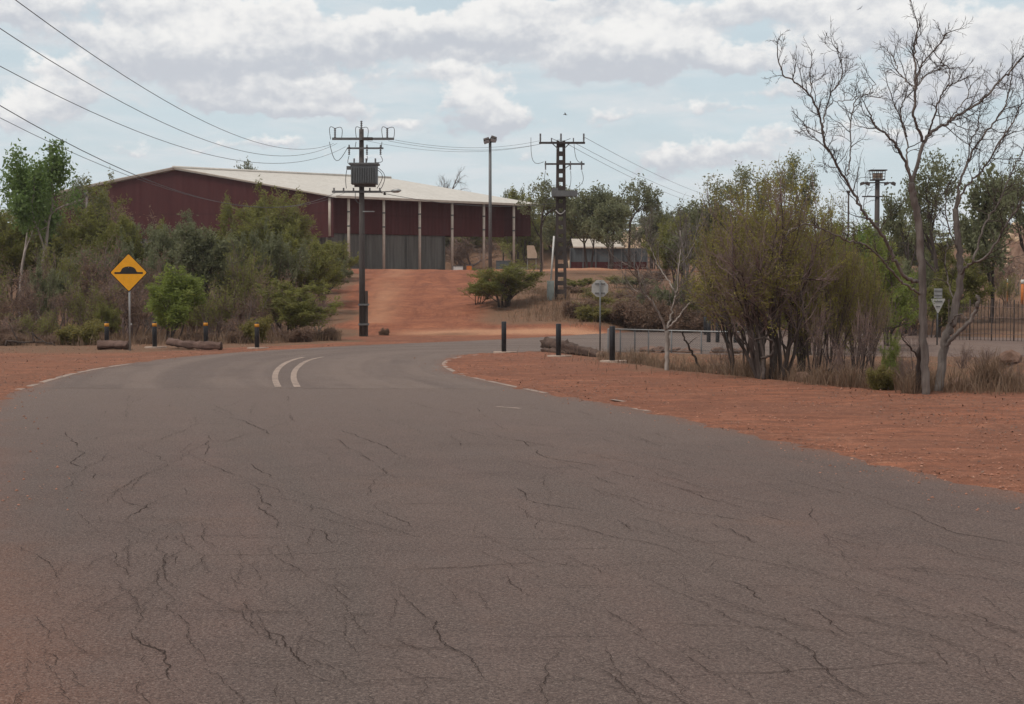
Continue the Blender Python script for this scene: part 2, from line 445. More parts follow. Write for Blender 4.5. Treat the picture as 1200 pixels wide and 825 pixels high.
def asphalt_mat():
    m, q, bs, out = newmat('worn_asphalt')
    tc = q.n('ShaderNodeTexCoord'); v = tc.outputs['Object']
    dust = q.n('ShaderNodeAttribute', attribute_name='dust').outputs['Fac']
    newer = q.n('ShaderNodeAttribute', attribute_name='newer').outputs['Fac']
    lane = q.n('ShaderNodeAttribute', attribute_name='lane').outputs['Fac']
    big = q.noise(v, .22, 5, .6); mid = q.noise(v, 1.1, 6, .65)
    agg = q.noise(v, 42, 3, .8); agg2 = q.noise(v, 90, 2, .7)
    vor = q.n('ShaderNodeTexVoronoi'); vor.inputs['Scale'].default_value = 70; q.L.new(v, vor.inputs['Vector'])
    c = q.mix(q.smooth(big, .35, .65), (.124, .076, .062), (.138, .089, .076))
    c = q.mix(q.smooth(mid, .38, .66), c, (.112, .074, .064))
    c = q.mix(q.math('MULTIPLY', q.smooth(q.noise(v, .45, 6, .7), .52, .70), .45), c, (.175, .100, .070))
    c = q.mix(q.math('MULTIPLY', q.smooth(q.noise(v, .13, 5, .65), .44, .62), .6), c, (.150, .104, .087))
    # tyre polish follows the bend: noise that only changes with the distance from the inner kerb
    st = q.noise(q.comb(q.math('MULTIPLY', lane, 1.0), q.math('MULTIPLY', big, 1.5)), .75, 4, .6)
    c = q.mix(q.lin(st, .36, .64, 0, .8), c, (.100, .074, .064))
    c2 = q.mix(q.smooth(st, .38, .62), (.180, .132, .110), (.132, .096, .082))
    paler_far = q.n('ShaderNodeAttribute', attribute_name='paler_far').outputs['Fac']
    c = q.mix(q.math('MULTIPLY', paler_far, q.lin(mid, .3, .7, .55, 1.0)), c, (.158, .115, .097))  # older asphalt turns paler with distance, up to the seam
    nw = q.smooth(q.math('ADD', newer, q.math('MULTIPLY', q.math('SUBTRACT', mid, .5), .1)), .4, .6)
    c = q.mix(nw, c, c2)
    df = q.math('ADD', dust, q.math('MULTIPLY', q.math('SUBTRACT', mid, .5), .55))
    c = q.mix(q.smooth(df, .15, 1.05), c, (.185, .088, .058))
    # stones in the surface
    c = q.mix(q.smooth(agg, .46, .70), c, q.mix(.72, c, (.030, .022, .020)))
    c = q.mix(q.smooth(agg, .47, .28), c, q.mix(.42, c, (.34, .27, .225)))
    c = q.mix(q.math('MULTIPLY', q.smooth(agg2, .55, .70), .7), c, q.mix(.5, c, (.36, .29, .25)))
    c = q.mix(q.math('MULTIPLY', q.smooth(vor.outputs['Distance'], .32, .1), .35), c, (.045, .035, .03))
    q.L.new(c, bs.inputs['Base Color'])
    q.L.new(q.lin(mid, .3, .7, .78, .92), bs.inputs['Roughness']); bs.inputs['Specular IOR Level'].default_value = .22
    b = q.n('ShaderNodeBump'); b.inputs['Strength'].default_value = .8; b.inputs['Distance'].default_value = .015
    q.L.new(q.math('ADD', agg, q.math('MULTIPLY', vor.outputs['Distance'], .6)), b.inputs['Height']); q.L.new(b.outputs[0], bs.inputs['Normal'])
    return m


def paint_mat():
    m, q, bs, out = newmat('worn_road_paint')
    tc = q.n('ShaderNodeTexCoord'); v = tc.outputs['Object']
    w = q.math('ADD', q.math('MULTIPLY', q.noise(v, 2.2, 6, .7), .6), q.math('MULTIPLY', q.noise(v, 22, 4, .7), .4))
    c = q.mix(q.smooth(w, .38, .60), (.345, .25, .195), (.19, .135, .105))
    q.L.new(c, bs.inputs['Base Color']); bs.inputs['Roughness'].default_value = .8
    return m


def sheet_mat(name, c1, c2, ribs=.2, band=0.0):
    """ribbed sheet metal with runs of dirt"""
    m, q, bs, out = newmat(name)
    tc = q.n('ShaderNodeTexCoord'); v = tc.outputs['Object']
    sp = q.n('ShaderNodeSeparateXYZ'); q.L.new(v, sp.inputs[0])
    mp = q.n('ShaderNodeMapping'); mp.inputs['Scale'].default_value = (1.3, 1.3, .09); q.L.new(v, mp.inputs[0])
    st = q.noise(mp.outputs[0], 1.6, 6, .65)
    c = q.mix(q.smooth(st, .35, .66), c1, c2)
    c = q.mix(q.lin(q.noise(v, .25, 4, .6), .3, .7, 0, .4), c, tuple(x * .75 for x in c1))
    if band:
        bnd = q.math('PINGPONG', q.math('MULTIPLY', sp.outputs[2], .5), 1.0)
        c = q.mix(q.math('MULTIPLY', q.smooth(bnd, .93, .97), band), c, tuple(x * .6 for x in c1))
    q.L.new(c, bs.inputs['Base Color']); bs.inputs['Roughness'].default_value = .6; bs.inputs['Specular IOR Level'].default_value = .15
    w = q.math('PINGPONG', q.math('MULTIPLY', q.math('ADD', sp.outputs[0], q.math('MULTIPLY', sp.outputs[1], .6)), 1 / ribs), 1.0)
    b = q.n('ShaderNodeBump'); b.inputs['Strength'].default_value = .5; b.inputs['Distance'].default_value = .04
    q.L.new(w, b.inputs['Height']); q.L.new(b.outputs[0], bs.inputs['Normal'])
    return m

M = {}
M['dirt'] = ground_mat(); M['asphalt'] = asphalt_mat(); M['paint'] = paint_mat()
M['crack'] = plain('crack_brown', (.034, .025, .022), (.058, .040, .033), 12, .95, spec=.05)  # dark brown colour of the crack ribbons
M['seam'] = plain('seam_grit', (.115, .085, .07), (.20, .14, .11), 5, .95, spec=.05)
M['bark_grey'] = plain('grey_bark', (.095, .078, .070), (.22, .188, .168), 5, .9, bump=.6, spec=.1, streak=True)
M['bark_dark'] = plain('dark_bark', (.050, .038, .033), (.11, .085, .075), 6, .9, bump=.5, spec=.1, streak=True)
M['bark_pale'] = plain('pale_bark', (.25, .21, .185), (.42, .37, .33), 5, .85, bump=.3, spec=.1, streak=True)
M['twig'] = plain('dry_twig', (.15, .103, .094), (.235, .172, .155), 4, .9, spec=.1)
M['twig_grey'] = plain('grey_twig', (.12, .098, .09), (.20, .17, .155), 4, .9, spec=.1)
M['leaf_olive'] = leafmat('olive_leaf', (.112, .108, .036), (.190, .190, .055), (.22, .18, .072))
M['leaf_thick'] = leafmat('yellow_olive_leaf', (.10, .082, .036), (.215, .195, .050), (.30, .26, .07))
M['leaf_grey'] = leafmat('grey_green_leaf', (.10, .105, .056), (.178, .185, .10), (.22, .22, .13))
M['leaf_green'] = leafmat('green_leaf', (.078, .118, .038), (.145, .205, .064), (.19, .235, .085))
M['leaf_bright'] = leafmat('bright_leaf', (.105, .135, .030), (.185, .215, .052), (.24, .25, .07))
M['leaf_yellow'] = leafmat('yellow_leaf', (.12, .105, .034), (.20, .175, .058), (.22, .165, .075))
M['leaf_dry'] = leafmat('dry_leaf', (.13, .08, .058), (.21, .14, .10), (.19, .155, .075))
M['grass'] = leafmat('dry_grass', (.14, .088, .058), (.24, .165, .11), (.33, .24, .16), .2)
M['steel_dark'] = plain('dark_pole_steel', (.042, .034, .032), (.075, .055, .048), 4, .65, .2, streak=True)
M['pole_wood'] = plain('weathered_pole', (.060, .050, .046), (.095, .08, .074), 5, .85, bump=.2, streak=True)
M['galv'] = plain('galvanised_steel', (.36, .36, .35), (.27, .27, .265), 7, .5, .45)
M['sign_back'] = plain('sign_back', (.42, .41, .39), (.34, .33, .31), 5, .6)
M['galv_dark'] = plain('dull_galvanised', (.16, .16, .16), (.11, .11, .112), 7, .6, .3)
M['tank'] = plain('transformer_grey', (.19, .20, .205), (.13, .135, .14), 3, .55, .1, streak=True)
M['porcelain'] = plain('insulator', (.17, .16, .165), (.10, .095, .10), 9, .35)
M['wire'] = plain('wire', (.09, .09, .095), (.13, .13, .135), 2, .6, .2)
M['yellow'] = plain('sign_yellow', (.76, .35, .012), (.66, .30, .012), 4, .45)
M['black'] = plain('sign_black', (.012, .011, .011), (.02, .018, .017), 6, .5)
M['bollard'] = plain('black_bollard', (.014, .015, .018), (.03, .03, .034), 7, .45)
M['cap'] = plain('yellow_cap', (.60, .26, .02), (.42, .17, .02), 9, .5)
M['pad'] = plain('pale_pad', (.48, .38, .31), (.30, .21, .16), 5, .85, bump=.3)
M['log'] = plain('weathered_log', (.050, .030, .023), (.120, .076, .058), 4, .95, bump=.9)
M['log_end'] = plain('log_end', (.28, .19, .14), (.16, .10, .075), 9, .95, bump=.4)
M['dark_log'] = plain('dark_weathered_wood', (.085, .050, .040), (.16, .10, .08), 4, .95, bump=.9)
M['rock'] = plain('ironstone', (.135, .075, .055), (.25, .155, .115), 3, .95, bump=.9)
M['rock_pale'] = plain('pale_rubble', (.60, .45, .31), (.42, .28, .18), 1.2, .95, bump=.9)
M['rock_brown'] = plain('brown_spoil', (.20, .115, .08), (.29, .19, .135), .8, .95, bump=.9)
M['concrete'] = plain('concrete', (.36, .33, .30), (.26, .23, .20), 3, .9, bump=.3)
M['maroon'] = sheet_mat('maroon_sheet', (.064, .0165, .0175), (.078, .023, .023), .25, .3)
M['maroon_side'] = sheet_mat('maroon_cladding', (.100, .027, .027), (.078, .021, .021), .25, .3)
M['roof'] = sheet_mat('cream_roof_sheet', (.56, .525, .475), (.49, .455, .405), .4)
M['grey_sheet'] = sheet_mat('grey_wall_sheet', (.165, .160, .145), (.095, .09, .082), .2)
M['blue_grey'] = sheet_mat('blue_grey_sheet', (.105, .118, .125), (.075, .085, .09), .3)
M['column'] = plain('cream_column', (.52, .46, .39), (.40, .34, .28), 2, .7)
M['beige'] = plain('beige_panel', (.50, .39, .29), (.40, .30, .22), 3, .8)
M['cabinet'] = plain('pale_green_cabinet', (.27, .30, .28), (.21, .235, .22), 4, .6)
M['white'] = plain('white_pipe', (.62, .61, .58), (.5, .48, .45), 5, .6)
M['orange'] = plain('orange_post', (.62, .20, .05), (.5, .15, .04), 5, .6)
M['bird'] = plain('bird_brown', (.03, .024, .02), (.05, .04, .03), 9, .8)
M['lamp_glass'] = plain('lamp_face', (.35, .36, .38), (.25, .26, .28), 9, .25)

# ------------------------------------------------------------------ ground
def build_ground():
    ang = np.concatenate([np.linspace(-180, -34, 50)[:-1], np.linspace(-34, 34, 560), np.linspace(34, 180, 50)[1:-1]])
    ang = np.radians(ang)
    rad = np.concatenate([[.8, 2.0, 3.5, 5.0], 6.0 * (160 / 6.0) ** np.linspace(0, 1, 560), 160 * (900 / 160.) ** np.linspace(0.03, 1, 50)])
    A, Rr = np.meshgrid(ang, rad)
    X = Rr * np.sin(A); Y = Rr * np.cos(A)
    Z = groundz(X.ravel(), Y.ravel()); x = X.ravel(); y = Y.ravel()
    d = sdist(x, y)
    a = x / np.maximum(y, 1)
    # where brown litter and dead grass cover the red dirt
    veg = np.zeros_like(x)
    trackc = -7.0 + (y - 72) * -.015
    tr = np.exp(-((x - trackc - .5 * np.sin(y * .08)) / (5.3 + (y - 70) * .05)) ** 4) * (y > 68)
    veg += sstep(y, 72, 78) * (1 - tr)
    veg *= (1 - .75 * sstep(y, 118, 126))
    lb = 409.5 - 6 * sstep(x, -22, -10)                     # left shrub bed
    veg = np.maximum(veg, sstep(d, 1.6, 3.4) * sstep(a + .04 * fbm(x * .25, y * .2, 3), -.09, -.14) * sstep(y, 42, 54))
    an = a + .05 * fbm(x * .22, y * .12, 4)
    left_in = sstep(an, -.105, -.15) * sstep(y, 58, 64)
    veg = np.maximum(veg, left_in)
    dd = dpath(x, y, DITCH)
    veg = np.maximum(veg, np.exp(-(dd / 3.0) ** 4) * (y > 22))
    veg = np.maximum(veg, sstep(a, .10, .16) * sstep(y, 27.5 + 10 * np.exp(-a * 4), 31 + 10 * np.exp(-a * 4)) * .75 * (y < 54))
    pale = np.exp(-((y - 71.5 - .12 * x) / 1.5) ** 2) * sstep(x, -7, -3) * sstep(x, 9, 4) * 1.2
    pale = np.maximum(pale, .55 * np.exp(-(((x + 8 + (y - 90) * .05) / 1.0) ** 2)) * (y > 76) * (y < 122) * (.6 + fbm(x * .5, y * .12, 3)))
    pale = np.maximum(pale, .8 * np.exp(-((y - 123.5) / 2.0) ** 2) * (a > -.13) * (a < .1))
    veg = np.maximum(veg, sstep(y, 150, 165) * .9)
    veg = np.maximum(veg, .85 * sstep(a, .16, .24) * sstep(y, 61, 64))
    veg = np.maximum(veg, .42 * (a < -.2) * (y > 26) * (y < 58))
    veg = np.maximum(veg, np.clip(.62 - np.maximum(dd - 2.5, 0) * .16, 0, .6) * (y > 18) * (y < 50) * (x > 0) * (1 + .8 * fbm(x * .7, y * .4, 4)))
    veg *= 1 - np.clip(pale, 0, 1)
    nr, na = len(rad), len(ang)
    idx = np.arange(nr * na).reshape(nr, na)
    i0 = idx[:-1, :]; i1 = idx[1:, :]
    Q = np.stack([i0, np.roll(i0, -1, 1), np.roll(i1, -1, 1), i1], -1).reshape(-1, 4)[:, ::-1]
    V = np.stack([x, y, Z], -1)
    me = grid_mesh('ground', V, Q, M['dirt'], True, {'veg': veg, 'pale': np.clip(pale, 0, 1)})
    o = link(bpy.data.objects.new('ground', me)); tag(o, kind='structure')
build_ground()

# ------------------------------------------------------------------ road and markings
def build_road():
    n = len(OUT); pts = [Vector(p) for p in OUT]
    edges = [(i, (i + 1) % n) for i in range(n)]
    gx = []
    for yy in np.concatenate([np.arange(-39, 6, 3.0), np.arange(6, 76, .7)]):
        for xx in np.arange(-14, 69, .9 if yy > 5 else 2.0): gx.append((xx + .2 * math.sin(yy * 7), yy))
    gx = np.array(gx); keep = sdist(gx[:, 0], gx[:, 1]) < -.15
    pts += [Vector(p) for p in gx[keep]]
    v, e, f, *_ = delaunay_2d_cdt(pts, edges, [list(range(n))], 1, 1e-5)
    V = np.array([(p.x, p.y, .004) for p in v])
    d = -sdist(V[:, 0], V[:, 1])
    # red dust drifts in from the left verge near the camera, a little at every edge
    dl = V[:, 0] + 2.0 + np.interp(V[:, 1], [-40, 0, 6, 9, 17, 25, 30], [0, 0, .6, 1.7, 4.7, 7.3, 8.4])
    dust = np.clip(1 - dl / 1.9, 0, 1) * (V[:, 1] < 29) * np.interp(V[:, 1], [5, 9, 14, 20, 29], [1.0, .85, .4, .12, .05])
    dust = np.maximum(dust, np.clip(1 - d / .5, 0, 1) * .8)
    dust = np.maximum(dust, .42 * sstep(V[:, 0], 2, 14) * (V[:, 1] > 44))
    newer = sstep(V[:, 1] + .03 * V[:, 0], 29.95, 30.1)
    # split the seam exactly by using distance as attribute
    newer = np.clip((V[:, 1] + .03 * V[:, 0] - 30.0) * .6 + .5, 0, 1)
    me = bpy.data.meshes.new('road'); me.from_pydata(V, [], f); me.materials.append(M['asphalt'])
    inner = [tuple(G(*p).xy) for p in road_px_right[7:]] + [(5.75, 11.0), (6.2, 6.0), (6.4, -40.0)]
    lane = dpath(V[:, 0], V[:, 1], inner)
    for k, a in (('dust', dust), ('newer', newer), ('lane', lane), ('paler_far', sstep(V[:, 1], 13, 29.5))):
        at = me.attributes.new(k, 'FLOAT', 'POINT'); at.data.foreach_set('value', a.astype(np.float32))
    me.update()
    bmx = bmesh.new(); bmx.from_mesh(me); bmesh.ops.recalc_face_normals(bmx, faces=bmx.faces)
    if sum(fc.normal.z for fc in bmx.faces) < 0: bmesh.ops.reverse_faces(bmx, faces=bmx.faces)
    bmx.to_mesh(me); bmx.free()
    o = link(bpy.data.objects.new('road', me)); tag(o, kind='structure')
build_road()


def resample(pts, step):
    pts = np.asarray(pts, float); seg = np.linalg.norm(np.diff(pts, axis=0), axis=1); s = np.concatenate([[0], np.cumsum(seg)])
    n = max(2, int(s[-1] / step) + 1); t = np.linspace(0, s[-1], n)
    return np.stack([np.interp(t, s, pts[:, k]) for k in range(pts.shape[1])], -1)
def smooth_open(pts, it=3):
    pts = [tuple(p) for p in pts]
    for _ in range(it):
        q = [pts[0]]
        for a, b in zip(pts[:-1], pts[1:]):
            q.append((a[0] * .75 + b[0] * .25, a[1] * .75 + b[1] * .25)); q.append((a[0] * .25 + b[0] * .75, a[1] * .25 + b[1] * .75))
        q.append(pts[-1]); pts = q
    return np.array(pts)
def ribbon(mb, pts, w, z):
    pts = np.asarray(pts); t = np.gradient(pts, axis=0); t /= np.linalg.norm(t, axis=1, keepdims=True) + 1e-9
    nrm = np.stack([-t[:, 1], t[:, 0]], -1); w = np.full(len(pts), w) if np.isscalar(w) else w
    a = pts + nrm * w[:, None] / 2; b = pts - nrm * w[:, None] / 2
    n = len(pts); V = np.concatenate([np.c_[a, np.full(n, z)], np.c_[b, np.full(n, z)]])
    mb.add(V, [(i + n, i + n + 1, i + 1, i) for i in range(n - 1)])

def build_markings():
    mb = MB()
    px = lambda L: np.array([G(*p).xy for p in L])
    for L, w in (([(20, 457.3), (62, 444.2), (102, 434), (152, 426.6)], .17),
                 ([(326, 454), (321.5, 444), (324, 434), (333, 426), (345, 421.2), (356, 418.8)], .145),
                 ([(348.5, 454), (343.5, 444), (345, 434), (355, 425), (367, 420.6), (379, 418.4)], .145)):
        ribbon(mb, resample(smooth_open(px(L)), .25), w, .0085)
    L = [(560, 416), (538, 418.4), (522, 423.2), (520, 428.5), (531, 435.6), (553, 442.3), (588, 450.2), (640, 461)]
    ribbon(mb, resample(smooth_open(px(L)), .25), .14, .0085)
    for a, b in (((702, 466), (745, 473)), ((742, 479), (760, 482)), ((582, 477), (610, 479))):
        ribbon(mb, resample(px([a, b]), .2), .12, .0085)
    o = mb.build('road_marking', M['paint']); tag(o, kind='structure')
    # the seam where the newer seal begins
    rng = np.random.RandomState(3); mb = MB()
    xs = np.arange(-10.2, 1.0, .12); base = np.c_[xs, 30.0 - .03 * xs + .05 * fbm(xs * 1.5, xs * 0, 3)]
    for k0 in range(0, len(xs) - 8, 8):
        if rng.rand() < .7: ribbon(mb, base[k0:k0 + 8 + rng.randint(0, 3)], .02 + .03 * rng.rand(), .0095)
    o = mb.build('road_seam', M['seam']); tag(o, kind='structure')
build_markings()

CR = [[(77, 506), (98, 534), (82, 542), (111, 555), (108, 566)], [(178, 668), (216, 683), (247, 686)], [(227, 694), (268, 712), (258, 727), (268, 748)],
      [(144, 614), (170, 593), (186, 585)], [(191, 634), (204, 626), (222, 642), (198, 652), (206, 663)], [(294, 544), (320, 562)], [(160, 524), (196, 542)],
      [(301, 588), (309, 601), (325, 611), (356, 619), (381, 624), (390, 638)], [(307, 738), (325, 748), (338, 763), (361, 779), (371, 792), (399, 805)],
      [(325, 746), (361, 748), (400, 763)], [(374, 681), (384, 694), (381, 709), (400, 725), (430, 740)], [(206, 652), (300, 651), (400, 647)], [(268, 712), (330, 713), (400, 709)],
      [(57, 707), (85, 714), (93, 725)], [(41, 755), (67, 771), (60, 790)], [(400, 505), (443, 520), (467, 533), (513, 548)],
      [(533, 502), (573, 513), (613, 518), (640, 537), (693, 545), (733, 558), (770, 565), (800, 573), (830, 585), (900, 602), (960, 620), (1040, 640), (1100, 645), (1200, 665)],
      [(607, 572), (620, 588), (677, 598), (723, 610), (760, 634), (783, 644), (803, 654)], [(400, 592), (480, 591), (567, 590), (618, 589)], [(438, 592), (455, 605), (483, 618)],
      [(607, 593), (630, 610), (623, 618), (636, 626)], [(642, 608), (655, 618)], [(840, 657), (829, 667), (846, 681), (874, 689), (898, 709)],
      [(594, 675), (618, 699), (646, 703), (675, 709)], [(736, 740), (768, 754), (799, 774), (835, 783)], [(400, 752), (500, 746), (600, 748), (736, 747)],
      [(760, 795), (900, 789), (1036, 781), (1104, 778)], [(420, 800), (500, 797), (600, 803)], [(512, 817), (654, 799), (693, 797)], [(754, 662), (829, 665)], [(575, 646), (728, 643)],
      [(937, 711), (957, 719), (977, 734), (1001, 748)], [(1031, 754), (1065, 759), (1104, 768), (1114, 781), (1153, 795), (1200, 808)],
      [(893, 604), (947, 621), (996, 636), (1055, 648), (1094, 651), (1144, 660)], [(1026, 656), (1075, 670), (1144, 678), (1200, 685)],
      [(1124, 714), (1163, 732), (1197, 733)], [(800, 540), (864, 550), (937, 567), (1006, 584), (1065, 602), (1114, 613)], [(825, 521), (874, 527), (918, 538)],
      [(1178, 697), (1195, 710)], [(440, 755), (470, 765), (455, 780), (500, 798), (520, 800)], [(375, 680), (400, 710), (430, 740), (445, 755)],
      [(700, 575), (800, 600), (880, 612)], [(590, 640), (640, 660), (690, 668)], [(120, 560), (150, 590), (190, 600), (215, 620)], [(90, 600), (130, 640), (150, 680)],
      [(960, 560), (1040, 590), (1120, 625), (1200, 640)], [(640, 660), (560, 664), (480, 668)], [(880, 560), (990, 570), (1080, 574)], [(1000, 700), (1060, 700), (1130, 696)],
      [(250, 480), (300, 500), (340, 520)], [(470, 470), (560, 490), (640, 500)], [(620, 478), (700, 492), (790, 515)], [(150, 740), (190, 770), (200, 800)], [(20, 640), (60, 660), (75, 690)]]
def build_cracks():
    rng = np.random.RandomState(11); mb = MB()
    def crack(p, w0, amp, gap, z):
        n = len(p)
        if n < 6: return
        s = np.concatenate([[0], np.cumsum(np.linalg.norm(np.diff(p, axis=0), axis=1))]); ph = rng.rand() * 90
        fade = np.minimum(1, np.minimum(np.arange(n), np.arange(n)[::-1]) / 5.0)
        j = np.stack([fbm(s * 3.2 + ph, s * 0 + 3, 6), fbm(s * 3.2 + ph, s * 0 + 40, 6)], -1) * amp * .75 + rng.randn(n, 2) * .006
        p = p + j * fade[:, None]
        w = w0 * np.clip(.55 + fbm(s * 1.6 + ph, s * 0 + 70, 4) * 1.7, 0, 1.6) * (.25 + .75 * fade) * rng.uniform(.45, 1.5, n)
        run = []
        for i in range(n + 1):
            if i < n and w[i] > w0 * gap: run.append(i)
            else:
                if len(run) > 3: ribbon(mb, p[run], w[run], z)
                run = []
        for _ in range(n // 34):                    # spurs and islands where the edge has crumbled
            i = rng.randint(2, n - 2); a = rng.rand() * 6.28; m = rng.randint(4, 11)
            st = np.cumsum(np.stack([np.cos(a + rng.randn(m) * .8), np.sin(a + rng.randn(m) * .8)], -1) * .03, 0)
            ribbon(mb, p[i] + st, np.linspace(w0 * .8, w0 * .3, m), z + .0012)
    for L in CR:
        p = np.array([G(*c).xy for c in L]); near = p[:, 1].mean()
        crack(resample(p, .035 if near < 13 else .06), 0.0060 * np.clip(near / 12, .75, 1.7), .085, .06, .0088)
    # finer cracks: most run along the lane, some straight across it
    for k in range(420):
        y = 6.5 * (29 / 6.5) ** rng.rand(); x = XY(rng.uniform(-60, 1260), y)
        if k % 3 == 0: a = rng.randn() * .12; ln = rng.uniform(.5, 2.6)
        else: a = -1.26 + .012 * x * 3 + rng.randn() * .22; ln = rng.uniform(.4, 2.4) * (1 + y / 16)
        q = np.array([[x, y], [x + math.cos(a) * ln * .5 + rng.randn() * .04, y + math.sin(a) * ln * .5], [x + math.cos(a) * ln, y + math.sin(a) * ln]])
        if (sdist(q[:, 0], q[:, 1]) > -.5).any() or q[:, 1].max() > 29.5: continue
        crack(resample(q, .035 if y < 13 else .06), rng.uniform(.0018, .0034) * (1 + y / 24), .10, .2, .0116 + (k % 5) * .0011)
    # crazed patches in the left wheel path
    for (px, py, n) in ((90, 540, 9), (100, 690, 12), (210, 650, 12), (240, 720, 12), (350, 760, 14), (450, 770, 12), (160, 590, 8), (60, 760, 10), (620, 600, 8), (840, 670, 8), (300, 590, 7)):
        c = np.array(G(px, py).xy)
        for _ in range(n):
            a = rng.rand() * 6.28; o = c + rng.randn(2) * np.array([.22, .45]); ln = rng.uniform(.12, .5)
            crack(resample(np.array([o, o + np.array([math.cos(a), math.sin(a)]) * ln]), .03), 0.0024, .09, .15, .0175 + rng.rand() * .002)
    o = mb.build('road_crack', M['crack']); tag(o, kind='structure')
build_cracks()
#%%PART2

# ------------------------------------------------------------------ the big maroon shed
def build_shed():
    Cx, Cy = -17.2, 140.0
    d1 = np.array([.848, .53]); d2 = np.array([-.985, .17])
    ZE, ZA, HW = 11.57, 14.5, 16.3
    def pt(s, t): return np.array([Cx, Cy]) + d1 * s + d2 * t
    def roofz(t): return ZE + (ZA - ZE) * (1 - abs(t - HW) / HW)
    r = thing('shed', 'long maroon steel shed with a low cream roof and a row of tall cream columns', 'shed', (Cx, Cy, 4.0))
    off = np.array([Cx, Cy, 4.0])
    def V3(s, t, z): p = pt(s, t); return (p[0] - Cx, p[1] - Cy, z - 4.0)
    # roof: two thick sheets meeting at the ridge
    mb = MB()
    for (ta, tb) in ((-.5, HW), (HW, 2 * HW + .5)):
        top = [V3(-.6, ta, roofz(ta) + .12), V3(23.6, ta, roofz(ta) + .12), V3(23.6, tb, roofz(tb) + .12), V3(-.6, tb, roofz(tb) + .12)]
        bot = [(x, y, z - .16) for x, y, z in top]
        mb.add(top + bot, [(0, 1, 2, 3), (7, 6, 5, 4), (0, 4, 5, 1), (1, 5, 6, 2), (2, 6, 7, 3), (3, 7, 4, 0)])
    rf = mb.build('roof', M['roof'], r)
    # ridge cap as sub-part
    mb = MB(); mb.tube([V3(-.7, HW, ZA + .17), V3(23.7, HW, ZA + .17)], .16, 6); mb.build('ridge_cap', M['roof'], rf)
    # gable wall
    def wall(name, mat, segs, zlo, th=.12, top=None):
        mb = MB()
        for (s0, t0, s1, t1) in segs:
            a, b = pt(s0, t0), pt(s1, t1); n = np.array([-(b - a)[1], (b - a)[0]]); n = n / np.linalg.norm(n) * th
            z0a = top if top else roofz(t0) - .06; z1a = top if top else roofz(t1) - .06
            v = [(a[0] - Cx, a[1] - Cy, zlo - 4), (b[0] - Cx, b[1] - Cy, zlo - 4), (b[0] - Cx, b[1] - Cy, z1a - 4), (a[0] - Cx, a[1] - Cy, z0a - 4)]
            v += [(x + n[0], y + n[1], z) for x, y, z in v]
            mb.add(v, [(0, 1, 2, 3), (7, 6, 5, 4), (0, 4, 5, 1), (1, 5, 6, 2), (2, 6, 7, 3), (3, 7, 4, 0)])
        return mb.build(name, mat, r)
    wall('gable_wall', M['maroon'], [(0, .3, 0, HW), (0, HW, 0, 2 * HW)], 7.6)
    wall('gable_wall', M['maroon'], [(23, .3, 23, HW), (23, HW, 23, 2 * HW)], 8.2)
    wall('lower_wall', M['grey_sheet'], [(.1, 3.2, .1, HW), (.1, HW, .1, 2 * HW - .3)], 3.6, .1, 7.59)
    wall('side_wall', M['maroon_side'], [(.3, 3.0, 22.8, 3.0)], 8.1, .12, roofz(3.0) - .06)
    wall('lower_wall', M['grey_sheet'], [(15.8, 13.0, 22.8, 13.0)], 3.6, .1, 7.2)
    wall('back_wall', M['maroon'], [(.3, 2 * HW - .2, 22.8, 2 * HW - .2)], 3.6, .12, ZE - .1)
    wall('lower_wall', M['grey_sheet'], [(.4, 3.3, 15.8, 3.3)], 3.6, .1, 8.09)
    # battens and door frames on the lower side wall
    for s in (1.3, 4.1, 6.6, 8.7, 11.2, 12.9, 15.6):
        a = V3(s, 3.1, 0); mb = MB(); mb.box((a[0], a[1], 2.0), (.10, .2, 4.1)); mb.build('wall_post', M['grey_sheet'], r)
    # fascia gutter along the eave, running on past the roof over the last bays
    mb = MB(); mb.beam(V3(-.7, -.62, ZE - .02), V3(29.5, -.62, ZE - .12), .16, .22); mb.build('gutter', M['column'], r)
    for qa, qb in ((V3(-.64, .4, ZE + .12), V3(-.64, HW, ZA + .14)), (V3(-.64, HW, ZA + .14), V3(-.64, 2 * HW, ZE + .12))): mb = MB(); mb.beam(qa, qb, .05, .10); mb.build('barge_board', M['column'], r)
    for px in (408, 449, 491, 529, 566, 601, 634):
        # s on the eave line for that picture column
        u = (px - CX) / F; s = (u * Cy - Cx) / (d1[0] - u * d1[1])
        a = V3(s, -.1, 0); p = pt(s, -.1); zb = gz(p[0], p[1]) - 4
        mb = MB(); mb.tube([(a[0], a[1], zb - .2), (a[0], a[1], ZE - 4.15)], .14, 10)
        c = mb.build('column', M['column'], r)
        for zz in (ZE - 4 - 1.5, ZE - 4 - 2.9):
            k = MB(); k.tube([(a[0], a[1], zz), (a[0], a[1], zz + .14)], .165, 10); k.build('collar', M['galv_dark'], c)
    a = V3(-.1, .6, 0)
    mb = MB(); mb.tube([(a[0], a[1], 3.7), (a[0], a[1], ZE - 4.1)], .15, 10); mb.build('downpipe', M['column'], r)
    a = V3(1.6, 2.6, 0)
    mb = MB(); mb.tube([(a[0], a[1], -.3), (a[0], a[1], ZE - 4.1)], .09, 8); mb.build('downpipe', M['galv'], r)
build_shed()

